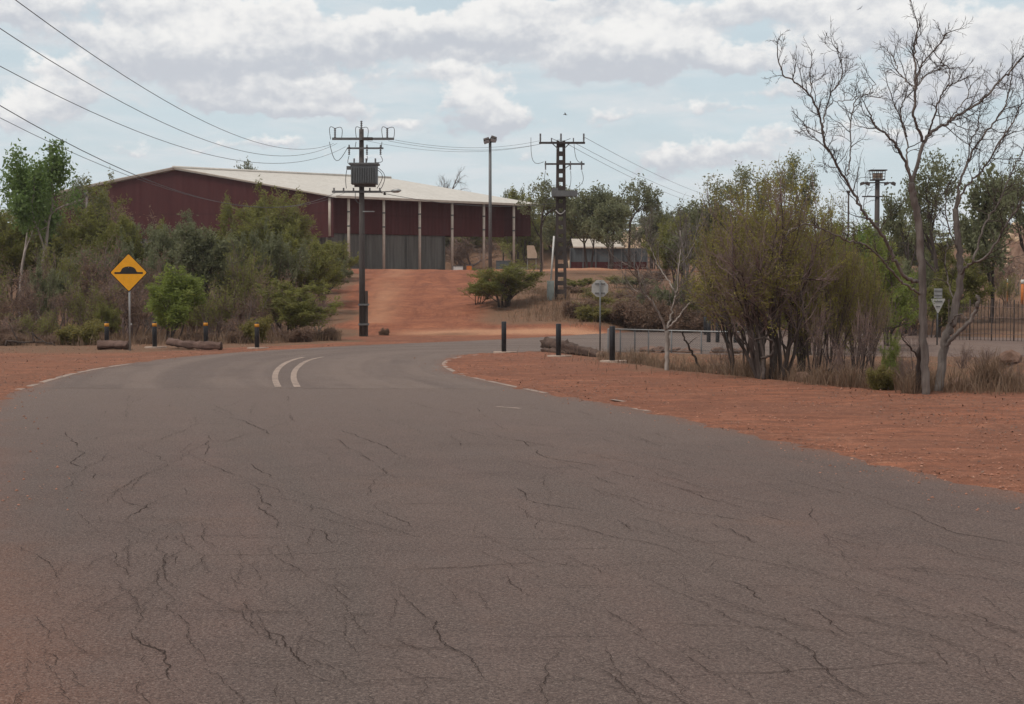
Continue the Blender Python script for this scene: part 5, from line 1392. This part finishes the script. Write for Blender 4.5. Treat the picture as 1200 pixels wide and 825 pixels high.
# ---- middle
plant('fine', 590, 83, 308, 'rounded olive bush in front of the shed columns, left of the lattice pole', 84)
plant('wat2', 560, 85, 322, 'thinner olive-brown bush hugging the left side of the rounded bush', 50)
plant('airy', 634, 112, 214, 'sparse dark-trunked tree in front of the end of the shed', 88)
plant('airy2', 690, 128, 220, 'grey-green tree just right of the top of the lattice pole', 74)
plant('airy', 737, 132, 214, 'open-crowned grey-green tree standing clear against the sky right of the lattice pole', 84)
plant('airy2', 668, 150, 224, 'leafy tree behind the lattice pole', 70)
plant('bare', 524, 215, 196, 'bare leafless tree showing above the cream roof', 44)
plant('airy2', 288, 260, 192, 'treetop just showing above the shed ridge', 40)
plant('wat', 610, 170, 226, 'olive treetop behind the right end of the cream roof', 80)
plant('airy', 590, 190, 222, 'thin treetop over the end of the cream roof', 50)
plant('airy2', 715, 124, 236, 'low-crowned olive tree in front of the blue-grey sheet wall', 70)
plant('airy', 705, 160, 226, 'leafy tree behind the left part of the blue-grey sheet wall', 80)
plant('wat3', 776, 150, 252, 'olive tree right of the short wooden pole', 70)
plant('airy2', 802, 130, 238, 'grey-green tree left of the grey leafless tree', 66)
plant('airy2', 765, 140, 246, 'small grey-green tree by the short wooden pole', 46)
plant('wat', 795, 96, 256, 'olive bush-topped tree behind the pale bare tree', 80)
gm = 'low scrub on the bank behind the side road'
lab_m = 'low brown and olive scrub bush on the bank behind the stop sign'
for key, px, Y, top, w in (('low2', 680, 78, 352, 60), ('low', 693, 77, 356, 52), ('dry3', 705, 84, 335, 66), ('low2', 730, 77, 350, 66), ('dry', 745, 82, 334, 70), ('low', 722, 79.5, 348, 50), ('dry2', 780, 84, 322, 80), ('low2', 765, 76, 352, 60),
                           ('wat3', 790, 79, 330, 70), ('dry3', 815, 80, 318, 70), ('low2', 800, 74.5, 358, 56), ('low2', 668, 90, 335, 46), ('wat', 680, 92, 326, 40), ('dry3', 725, 96, 322, 70), ('dry', 765, 98, 312, 70), ('wat3', 748, 90, 326, 56), ('low2', 640, 94, 338, 36)):
    plant(key, px, Y, top, lab_m, w, gm)
# ---- right: far trees first
plant('euc2', 858, 88, 196, 'grey-green tree crown left of the highest crown behind the tall twiggy shrubs', 90)
plant('euc2', 922, 92, 182, 'highest small tree crown above the tall twiggy shrubs', 62)
plant('airy2', 828, 84, 232, 'half bare grey tree at the left shoulder of the tall twiggy shrubs', 76)
plant('bare', 806, 80, 226, 'grey leafless tree at the left of the tall shrub clump', 60)
plant('euc', 1012, 62, 262, 'fresh green tree low behind the dead leaning branch', 80)
plant('fineg', 985, 52, 285, 'yellow-green shrub between the tall twiggy shrubs and the bare trees', 95)
plant('fineg', 1042, 55, 290, 'yellow-green shrub right behind the tallest bare tree', 80)
plant('fineg', 955, 47, 258, 'yellow-green shrub crown filling in behind the right side of the stem clump', 96)
plant('fineg', 1016, 50, 258, 'broad green shrub behind the dead leaning branch', 104)
plant('euc2', 1100, 66, 178, 'tall grey-green tree behind the bare trees at right', 95)
plant('airy', 1062, 72, 215, 'grey-green tree crown right of the floodlight tower', 80)
plant('airy2', 1160, 74, 200, 'open grey-green tree between the bare trunks and the right edge', 100)
plant('euc2', 1208, 70, 188, 'grey-green tree cut by the right edge of the picture', 80)
plant('airy', 1005, 120, 262, 'small olive tree below the floodlight tower', 70)
for key, px, Y, top, w in (('wat', 880, 76, 262, 90), ('wat2', 945, 74, 258, 90), ('wat3', 1075, 70, 300, 90), ('wat', 1120, 74, 292, 80), ('wat3', 1040, 72, 310, 80), ('dry3', 1000, 71, 330, 90), ('dry', 940, 72, 320, 90), ('wat2', 1090, 66, 315, 70), ('dry', 1060, 69, 335, 70), ('wat2', 840, 74, 300, 80), ('dry2', 880, 71, 335, 80)):
    plant(key, px, Y, top, 'olive shrub in the belt behind the side road at right', w, 'shrub belt behind the side road')
# red bank beyond the picket fence
for key, px, Y, top, w in (('dry', 1165, 100, 296, 70), ('wat3', 1140, 104, 300, 60), ('dry2', 1195, 105, 292, 60), ('low2', 1120, 84, 345, 40), ('dry3', 1180, 86, 318, 34)):
    plant(key, px, Y, top, 'dark scrub bush on the red bank beyond the picket fence', w, 'scrub beyond the picket fence')
# ---- right: near shrubs
plant('thick', 905, 34.4, 196, 'tall twiggy brown-olive shrub with many dark stems, tallest of the right bank', 180)
plant('thick2', 872, 36.5, 222, 'tall twiggy shrub forming the left shoulder of the stem clump', 120)
plant('thick2', 958, 36.0, 238, 'tall olive shrub forming the right shoulder of the stem clump', 108)
plant('thick2', 912, 39.5, 208, 'tall twiggy shrub right behind the many-stemmed shrub', 170)
plant('thick2', 1004, 37.5, 292, 'slender dark-stemmed olive shrub left of the tallest bare tree', 76)
plant('fineg', 1046, 30.6, 388, 'small green shrub at the foot of the tallest bare tree', 34)
plant('low', 1034, 29.6, 430, 'knee-high green bush in the dry grass left of the tallest bare tree', 32)
gs = 'bare shrubs along the drain'; lab_s = 'leafless grey-brown shrub standing in the dry grass along the drain'
for key, px, Y, top, w in (('stick', 962, 32.5, 352, 50), ('stick2', 985, 31.4, 386, 46), ('stick', 1005, 31.0, 352, 56), ('stick2', 1060, 29.6, 404, 36), ('stick', 1028, 32, 350, 60),
                           ('stick2', 850, 38.5, 398, 42), ('stick', 1078, 31.5, 385, 40), ('stick2', 1180, 31.5, 412, 46), ('stick2', 1155, 36, 405, 50), ('stick2', 1130, 36.5, 400, 46), ('stick2', 1208, 33, 400, 50)):
    plant(key, px, Y, top, lab_s, w, gs)
for k, o in PROTO.items():
    for q_ in ('_h', '_r', '_n'): pass

# ------------------------------------------------------------------ the bare trees, limb by limb
def bare_tree(name, label, Y, limbs, mat, twig, seed, tl=.9, tr=.012, every=.22, lv=2, start=.35, twmul=1.0):
    """limbs: (list of (px, py, depth offset), r0, r1, twigs?) traced from the real tree, given real depth"""
    rng = np.random.RandomState(seed); base = None; mb = MB(); tw = MB()
    lines = []
    for L, r0, r1, t in limbs:
        p = np.array([tuple(P(a, b, Y + d)) for a, b, d in L])
        p = catmull(p, 6); n = len(p); p[1:-1] += rng.randn(n - 2, 3) * .012
        lines.append((p, np.linspace(r0, r1, n), t))
    base = lines[0][0][0].copy(); base[2] = gz(base[0], base[1])
    lines[0][0][0][2] = base[2] - .15
    prm = dict(seg=(5, 4, 3), wig=(.16, .2, .22), trop=(.06, .05, .03), n=((3, 5), (2, 4)), t0=(.2, .2), ang=((22, 50), (22, 55)), len=((.4, .65), (.4, .6)), rmin=.0042, taper=.45)
    for p, r, t in lines:
        mb.tube(p - base, r, 9 if r[0] > .05 else 6, 0, True)
        if not t: continue
        s = np.concatenate([[0], np.cumsum(np.linalg.norm(np.diff(p, axis=0), axis=1))]); x = s[-1] * start
        while x < s[-1]:
            i = min(np.searchsorted(s, x), len(p) - 1); i = max(i, 1); d = unit(p[i] - p[i - 1])
            pl = Plant(rng.randint(1 << 30)); f = (1.2 - .6 * x / s[-1])
            pl.grow(p[i] - base, rot_dir(pl.rng, d, R(rng.uniform(25, 60))), tl * t * rng.uniform(.5, 1.15) * f, min(tr, r[i] * .7) * rng.uniform(.7, 1.1), 0, prm)
            for lev, q, rd in pl.tubes: tw.tube(q, rd * twmul, 4 if lev == 0 else 3, 0, False)
            x += every * rng.uniform(.6, 1.5)
        pl = Plant(rng.randint(1 << 30)); pl.grow(p[-1] - base, unit(p[-1] - p[-2]), tl * t * .7, r[-1], 0, prm)
        for lev, q, rd in pl.tubes: tw.tube(q, rd * twmul, 4 if lev == 0 else 3, 0, False)
    o = thing(name, label, 'tree', tuple(base))
    mb.build('trunk', M[mat], o); tw.build('twigs', M[twig], o)
    return o
def catmull(p, k):
    p = np.vstack([2 * p[0] - p[1], p, 2 * p[-1] - p[-2]]); out = []
    for i in range(1, len(p) - 2):
        for t in np.linspace(0, 1, k, endpoint=False):
            a, b, c, d = p[i - 1], p[i], p[i + 1], p[i + 2]
            out.append(.5 * ((2 * b) + (-a + c) * t + (2 * a - 5 * b + 4 * c - d) * t * t + (-a + 3 * b - 3 * c + d) * t ** 3))
    out.append(p[-2]); return np.array(out)

A = [([(1084, 463, 0), (1084, 429, 0), (1082, 382, .05), (1081, 335, .1), (1079, 297, .1), (1076, 262, .05), (1070, 230, 0), (1068, 215, 0)], .115, .062, 0),
     ([(1068, 217, 0), (1063, 193, -.1), (1051, 173, -.3), (1039, 158, -.4), (1024, 146, -.5), (1020, 134, -.6)], .045, .012, .8),
     ([(1068, 217, 0), (1076, 190, .1), (1083, 166, .2), (1094, 153, .3), (1110, 144, .4), (1124, 134, .6), (1151, 117, .9), (1168, 98, 1.1), (1180, 87, 1.2), (1192, 73, 1.3)], .055, .014, 1),
     ([(1083, 166, .2), (1076, 150, .1), (1071, 136, 0), (1073, 102, -.1), (1073, 80, -.2), (1071, 61, -.2), (1075, 40, -.3), (1075, 27, -.3)], .046, .010, .75),
     ([(1073, 100, -.1), (1078, 84, -.3), (1083, 71, -.5), (1100, 54, -.8), (1107, 41, -1)], .024, .009, .8),
     ([(1072, 104, -.1), (1063, 96, .2), (1054, 87, .5), (1050, 76, .6), (1046, 66, .7)], .022, .009, .8),
     ([(1088, 157, .25), (1094, 138, 0), (1100, 119, -.2), (1110, 102, -.4), (1124, 95, -.5)], .028, .010, .8),
     ([(1110, 102, -.4), (1113, 92, -.5), (1112, 81, -.6), (1100, 68, -.8)], .016, .008, .7),
     ([(1072, 106, 0), (1080, 94, .3), (1090, 85, .5), (1100, 82, .7), (1110, 80, .8)], .018, .008, .7),
     ([(1066, 205, 0), (1063, 186, .3), (1062, 166, .5), (1056, 136, .7), (1058, 122, .8), (1066, 110, .9)], .026, .009, .8),
     ([(1063, 160, .5), (1058, 150, .2), (1055, 138, 0), (1046, 118, -.3), (1042, 104, -.4)], .018, .008, .7),
     ([(1110, 144, .4), (1122, 128, .2), (1134, 112, .2), (1138, 100, .1)], .018, .008, .7),
     ([(1112, 143, .4), (1126, 149, .8), (1140, 152, 1.0)], .014, .007, .6),
     ([(1079, 300, .1), (1075, 330, -.1), (1063, 326, -.3), (1052, 312, -.5), (1044, 294, -.6), (1037, 281, -.7), (1023, 262, -.9), (1012, 248, -1.0), (998, 224, -1.1), (981, 193, -1.2), (966, 166, -1.3), (961, 140, -1.4), (951, 115, -1.5), (934, 98, -1.6), (917, 86, -1.7), (912, 70, -1.7)][1:], .055, .010, .85),
     ([(966, 166, -1.3), (964, 150, -1.1), (966, 136, -1.0), (975, 108, -.9), (986, 91, -.8), (986, 76, -.8), (983, 61, -.8)], .022, .008, .8),
     ([(967, 130, -1.0), (976, 120, -1.2), (998, 117, -1.4), (1004, 112, -1.5)], .014, .007, .6),
     ([(992, 206, -1.1), (996, 188, -.9), (997, 170, -.8), (997, 142, -.7), (1002, 119, -.6), (1012, 112, -.6), (1019, 108, -.6), (1025, 97, -.6)], .020, .007, .7),
     ([(951, 115, -1.5), (950, 98, -1.3), (949, 85, -1.2), (951, 74, -1.1)], .014, .007, .7),
     ([(972, 178, -1.2), (960, 166, -1.4), (948, 156, -1.5), (944, 148, -1.6)], .014, .007, .6),
     ([(985, 200, -1.2), (972, 194, -1.3), (966, 192, -1.4)], .010, .006, .5),
     ([(1078, 345, -.1), (1066, 336, -.4), (1055, 328, -.6), (1042, 314, -.9), (1030, 300, -1.1), (1014, 287, -1.4), (992, 281, -1.7), (967, 270, -2), (948, 263, -2.2), (929, 268, -2.4), (921, 278, -2.5)], .034, .010, .45)]
A = [(L, r0 * .72, r1 * 1.1, t) for L, r0, r1, t in A]
bare_tree('bare_tree', 'tallest leafless grey tree on the right bank, with a long dead branch leaning left', 28.4, A, 'bark_grey', 'bark_dark', 7, tl=.72, tr=.011, every=.15, start=.28)
B = [([(1099, 466, 0), (1101, 450, 0), (1105, 415, .1), (1109, 394, .1), (1115, 379, .15), (1121, 352, .2), (1125, 330, .2), (1125, 305, .2), (1122, 270, .25), (1119, 244, .3)], .135, .055, 0),
     ([(1119, 246, .3), (1125, 215, .4), (1134, 190, .5), (1144, 170, .5), (1161, 149, .6), (1176, 128, .7), (1182, 110, .8), (1186, 85, .8)], .042, .010, .9),
     ([(1134, 190, .5), (1138, 165, .3), (1146, 150, .1), (1148, 135, 0)], .02, .008, .8),
     ([(1119, 250, .3), (1128, 226, .1), (1140, 210, 0), (1151, 200, -.1), (1171, 166, -.3), (1184, 148, -.4), (1194, 130, -.5), (1200, 112, -.6)], .034, .009, .9),
     ([(1124, 325, .2), (1132, 312, .0), (1153, 303, -.3), (1168, 284, -.5), (1180, 262, -.7), (1192, 245, -.8), (1202, 225, -.9)], .042, .014, .8),
     ([(1140, 308, -.2), (1150, 276, -.1), (1158, 255, 0), (1171, 237, 0), (1180, 212, .1), (1192, 190, .2), (1202, 172, .2)], .030, .010, .9),
     ([(1107, 408, .1), (1117, 396, -.1), (1128, 385, -.2), (1140, 372, -.3), (1145, 358, -.4), (1146, 346, -.4)], .06, .036, 0),
     ([(1113, 384, .15), (1118, 372, -.1), (1126, 368, -.2), (1133, 374, -.3)], .024, .010, 0),
     ([(1119, 356, .2), (1112, 335, .5), (1108, 310, .7), (1110, 285, .9)], .024, .010, .8),
     ([(1122, 290, .2), (1112, 268, .0), (1108, 240, -.2), (1112, 215, -.3)], .022, .008, .9)]
B = [(L, r0 * .72, r1 * 1.1, t) for L, r0, r1, t in B]
bare_tree('bare_tree', 'leaning forked grey tree with a broken stub, right of the tallest bare tree', 29.2, B, 'bark_grey', 'bark_dark', 9, tl=.72, tr=.011, every=.15, start=.28)
C_ = [([(1078, 466, .0), (1076, 440, -.1), (1078, 412, -.2), (1080, 397, -.2)], .06, .05, 0), ([(1077, 420, -.2), (1068, 408, -.3), (1060, 400, -.5), (1056, 390, -.6)], .02, .010, .35)]
bare_tree('dead_stump', 'charred dark broken stump beside the foot of the tallest bare tree', 28.9, C_, 'bark_dark', 'twig', 15, tl=.35, every=.3)
D = [([(781, 436, 0), (782, 410, 0), (781, 387, 0)], .072, .058, 0),
     ([(781, 388, 0), (773, 369, -.1), (763, 352, -.2), (754, 344, -.2), (750, 332, -.3), (747, 318, -.3), (738, 312, -.4), (729, 307, -.4)], .04, .010, .9),
     ([(781, 387, 0), (787, 369, .1), (791, 350, .1), (794, 335, .15), (796, 307, .2), (799, 288, .2), (797, 270, .2)], .036, .009, .9),
     ([(783, 385, 0), (791, 376, -.2), (799, 366, -.3), (806, 357, -.4), (818, 346, -.5), (827, 336, -.6), (833, 318, -.6)], .034, .009, .9),
     ([(792, 344, .1), (784, 330, .3), (773, 314, .5), (765, 296, .6), (758, 278, .7), (757, 266, .7)], .022, .008, .9),
     ([(808, 356, -.4), (818, 352, -.2), (826, 362, 0), (836, 372, .1)], .014, .007, .6),
     ([(754, 343, -.2), (744, 340, 0), (736, 330, .1)], .012, .007, .7),
     ([(796, 312, .2), (808, 296, .4), (816, 280, .5)], .016, .007, .9), ([(747, 320, -.3), (752, 300, -.5), (750, 284, -.6)], .014, .007, .8)]
D = [(L, r0 * .85, r1, t) for L, r0, r1, t in D]
bare_tree('bare_tree', 'small pale leafless tree standing by the culvert rail', 38.0, D, 'bark_pale', 'twig_grey', 19, tl=.9, tr=.010, every=.12, start=.2)
E_ = [([(822, 434, .1), (812, 415, .1), (805, 402, .05), (799, 389, 0)], .035, .022, 0), ([(806, 404, 0), (812, 398, -.1), (816, 396, -.1)], .012, .007, .2)]
bare_tree('dead_branch', 'dead dark branch propped up beside the small pale tree', 39.5, E_, 'bark_dark', 'twig', 25, tl=.2, every=.4)
# extra stems that fan out at the foot of the tall twiggy shrubs
FS = []
rs = np.random.RandomState(33)
for k in range(7):
    bx = 884 + rs.rand() * 34; tx = bx + (bx - 900) * rs.uniform(1.0, 3.0) + rs.randn() * 14; th = rs.uniform(255, 330)
    FS.append(([(bx, 446, rs.randn() * .15), (bx + (tx - bx) * .18, 410, rs.randn() * .2), (bx + (tx - bx) * .45 + rs.randn() * 5, 372, rs.randn() * .3), (bx + (tx - bx) * .72 + rs.randn() * 5, 330, rs.randn() * .4), (tx, th, rs.randn() * .5)], rs.uniform(.035, .058), .014, .9))
FS.append(([(892, 420, -.3), (905, 415, -.35), (906, 402, -.4), (897, 396, -.4), (884, 398, -.35)], .035, .02, 0))
bare_tree('stem_clump', 'clump of thick dark crossing stems at the foot of the tall twiggy shrubs', 33.6, FS, 'bark_dark', 'twig', 41, tl=1.1, tr=.012, every=.16, start=.35)
# dead branches lying at the left
FB = [([(5, 398, 0), (25, 401, .1), (52, 400, .2)], .05, .03, 0), ([(20, 398, 0), (14, 385, 0), (10, 378, .1)], .03, .012, .6), ([(40, 401, .1), (38, 390, .2), (44, 396, .3), (52, 400, .2)], .04, .02, .4), ([(50, 400, .2), (60, 403, .0), (66, 406, -.1)], .025, .01, .4)]
bare_tree('fallen_branch', 'dark fallen branch lying at the foot of the left thicket', 55.0, FB, 'bark_dark', 'twig', 45, tl=.6, every=.3)

# ------------------------------------------------------------------ dry grass, litter, gravel
def build_grass():
    rng = np.random.RandomState(8); X = []; Yv = []; H = []
    def add(xs, ys, h):
        X.append(xs); Yv.append(ys); H.append(h)
    # verge edge along the right bank
    n = 15000; t = rng.rand(n); pxs = np.interp(t, [0, .25, .5, .8, 1], [735, 830, 960, 1090, 1230]); ye = np.interp(pxs, [735, 830, 960, 1080, 1230], [43.5, 37.0, 31.4, 29.0, 27.6])
    ys = ye + np.abs(rng.randn(n)) * 1.6 - .15; xs = (pxs - CX) / F * ys
    cl = fbm(xs * .9, ys * .9, 3); keep = rng.rand(n) < np.clip(.30 + cl * 1.5, .03, 1) * np.where(pxs > 1095, .4, 1)
    add(xs[keep], ys[keep], (.08 + .34 * rng.rand(keep.sum()) ** 1.8) * (1 + np.clip(cl[keep], -.4, .6)))
    n = 1900; ys = rng.uniform(30, 47, n); xs = np.interp(ys, [30, 35, 40, 47], [13, 8.2, 6.4, 5.4]) + rng.randn(n) * 1.9
    add(xs, ys, .1 + .35 * rng.rand(n) ** 1.5)
    # round the culvert rail and the log
    n = 1500; pxs = rng.uniform(700, 870, n); ys = rng.uniform(43, 47.6, n); add((pxs - CX) / F * ys, ys, .08 + .32 * rng.rand(n) ** 1.5)
    # tall clumps by the rocks
    for px, Y, h, m in ((1160, 29.5, .85, 260), (1150, 30, .6, 160), (1187, 29.4, .55, 160), (880, 35.2, .5, 150), (995, 30.6, .5, 150), (1030, 29.9, .5, 150), (1068, 28.8, .5, 130), (960, 31.6, .5, 150)):
        x = XY(px, Y); add(x + rng.randn(m) * .13, Y + rng.randn(m) * .13, h * rng.uniform(.5, 1.1, m))
    # left thicket floor and foot
    n = 9000; pxs = rng.uniform(-40, 400, n); ys = rng.uniform(55, 72, n); xs = (pxs - CX) / F * ys
    ok = ys > np.interp(pxs, [-40, 100, 300, 400], [53.5, 54.8, 57, 61]); add(xs[ok], ys[ok], .12 + .4 * rng.rand(ok.sum()) ** 1.5)
    # bank behind the side road
    n = 6500; pxs = rng.uniform(665, 1230, n); ys = rng.uniform(73.5, 92, n); add((pxs - CX) / F * ys, ys, .10 + .30 * rng.rand(n))
    n = 1600; pxs = 668 - np.abs(rng.randn(n)) * 32; ys = rng.uniform(76, 92, n); add((pxs - CX) / F * ys, ys, .15 + .35 * rng.rand(n))
    x = np.concatenate(X); y = np.concatenate(Yv); h = np.concatenate(H)
    d = sdist(x, y); k = d > .45; x, y, h = x[k], y[k], h[k]; n = len(x)
    z = groundz(x, y)
    a = rng.rand(n) * 6.283; w = .0035 + .00013 * y; lean = h * rng.uniform(.1, .8, n); la = rng.rand(n) * 6.283
    c, s = np.cos(a), np.sin(a)
    p0 = np.stack([x - c * w, y - s * w, z - .03], -1); p1 = np.stack([x + c * w, y + s * w, z - .03], -1)
    mx = np.stack([x + np.cos(la) * lean * .35, y + np.sin(la) * lean * .35, z + h * .6], -1); off = np.stack([c * w * .7, s * w * .7, 0 * w], -1)
    tip = np.stack([x + np.cos(la) * lean, y + np.sin(la) * lean, z + h], -1); o2 = off * .25
    V = np.stack([p0, p1, mx + off, mx - off, tip + o2, tip - o2], 1).reshape(-1, 3)
    b = np.arange(n)[:, None] * 6; Q = np.concatenate([b + np.array([[0, 1, 2, 3]]), b + np.array([[3, 2, 4, 5]])])
    T = np.repeat(np.clip(rng.rand(n) * .8 + .25 * fbm(x * .5, y * .5, 2), 0, 1), 6)
    me = grid_mesh('dry_grass', V, Q, M['grass'], False, {'tint': T}); o = link(bpy.data.objects.new('dry_grass', me))
    tag(o, 'thin straw-coloured dry grass along the banks and thicket edges', 'grass', None, 'stuff')
build_grass()

def build_gravel():
    rng = np.random.RandomState(12); n = 30000
    ys = 13 * (56 / 13.) ** rng.rand(n); px = rng.uniform(-60, 1260, n); xs = (px - CX) / F * ys
    d = sdist(xs, ys); ok = (d > -1.3) & (d < 9) & (rng.rand(n) < np.exp(-np.clip(-d, 0, 2) * 2.2)) & (rng.rand(n) < np.clip(.5 + 1.2 * fbm(xs * .7, ys * .7, 3), .1, 1)); xs, ys = xs[ok], ys[ok]; n = len(xs)
    s = (.006 + .013 * rng.rand(n) ** 3) * (1 + ys * .012); z = np.maximum(groundz(xs, ys), .002)
    base = np.array([(1, 0, 0), (-1, 0, 0), (0, 1, 0), (0, -1, 0), (0, 0, .8), (0, 0, -.6)]); T3 = np.array([(0, 2, 4), (2, 1, 4), (1, 3, 4), (3, 0, 4), (2, 0, 5), (1, 2, 5), (3, 1, 5), (0, 3, 5)])
    a = rng.rand(n) * 6.283; c, q = np.cos(a), np.sin(a); B = base[None] * rng.uniform(.6, 1.4, (n, 6, 1)) * s[:, None, None]
    V = np.stack([B[..., 0] * c[:, None] - B[..., 1] * q[:, None] + xs[:, None], B[..., 0] * q[:, None] + B[..., 1] * c[:, None] + ys[:, None], B[..., 2] + z[:, None] + s[:, None] * .3], -1).reshape(-1, 3)
    Q = (np.arange(n)[:, None, None] * 6 + T3[None]).reshape(-1, 3)
    me = grid_mesh('gravel', V, Q, M['gravel'], False, {'tint': np.repeat(rng.rand(n), 6)}); o = link(bpy.data.objects.new('gravel', me))
    tag(o, 'loose red-brown gravel strewn over the dirt verges', 'gravel', None, 'stuff')
M['gravel'] = leafmat('gravel_stone', (.15, .07, .047), (.36, .17, .11), (.42, .28, .20), 0.0)
build_gravel()

def build_litter():
    rng = np.random.RandomState(14); n = 42000
    ys = 14 * (58 / 14.) ** rng.rand(n); px = rng.uniform(-60, 1260, n); xs = (px - CX) / F * ys
    d = sdist(xs, ys); cl = fbm(xs * .55 + 9, ys * .35, 4)
    ok = (d > -.15) & (d < 10) & (rng.rand(n) < np.clip(.28 + 1.5 * cl + .05 * d, .03, 1)); xs, ys = xs[ok], ys[ok]; n = len(xs)
    z = np.maximum(groundz(xs, ys), .004) + .006 + .012 * rng.rand(n); a = rng.rand(n) * 6.283; L = (.014 + .022 * rng.rand(n)) * (1 + ys * .008); W = L * rng.uniform(.2, .5, n); tl = rng.randn(n) * .25
    c, s = np.cos(a), np.sin(a)
    V = np.stack([np.stack([xs + c * L * e - s * W * g, ys + s * L * e + c * W * g, z + tl * L * e], -1) for e, g in ((-1, 0), (0, -1), (1, 0), (0, 1))], 1).reshape(-1, 3)
    Q = np.arange(4 * n).reshape(n, 4)
    me = grid_mesh('leaf_litter', V, Q, M['litter'], False, {'tint': np.repeat(rng.rand(n), 4)}); o = link(bpy.data.objects.new('leaf_litter', me))
    tag(o, 'dead brown leaves and bark scraps scattered over the dirt verges', 'leaf litter', None, 'stuff')
M['litter'] = leafmat('litter_leaf', (.065, .036, .027), (.15, .085, .06), (.26, .175, .12), 0.0)
build_litter()

# protos that were never placed must not linger at the origin
for o in list(PROTO.values()):
    if o['_n'] == 0:
        for ch in list(o.children): bpy.data.objects.remove(ch)
        bpy.data.objects.remove(o)
for o in bpy.data.objects:
    for q_ in ('_h', '_r', '_n'):
        if q_ in o: del o[q_]
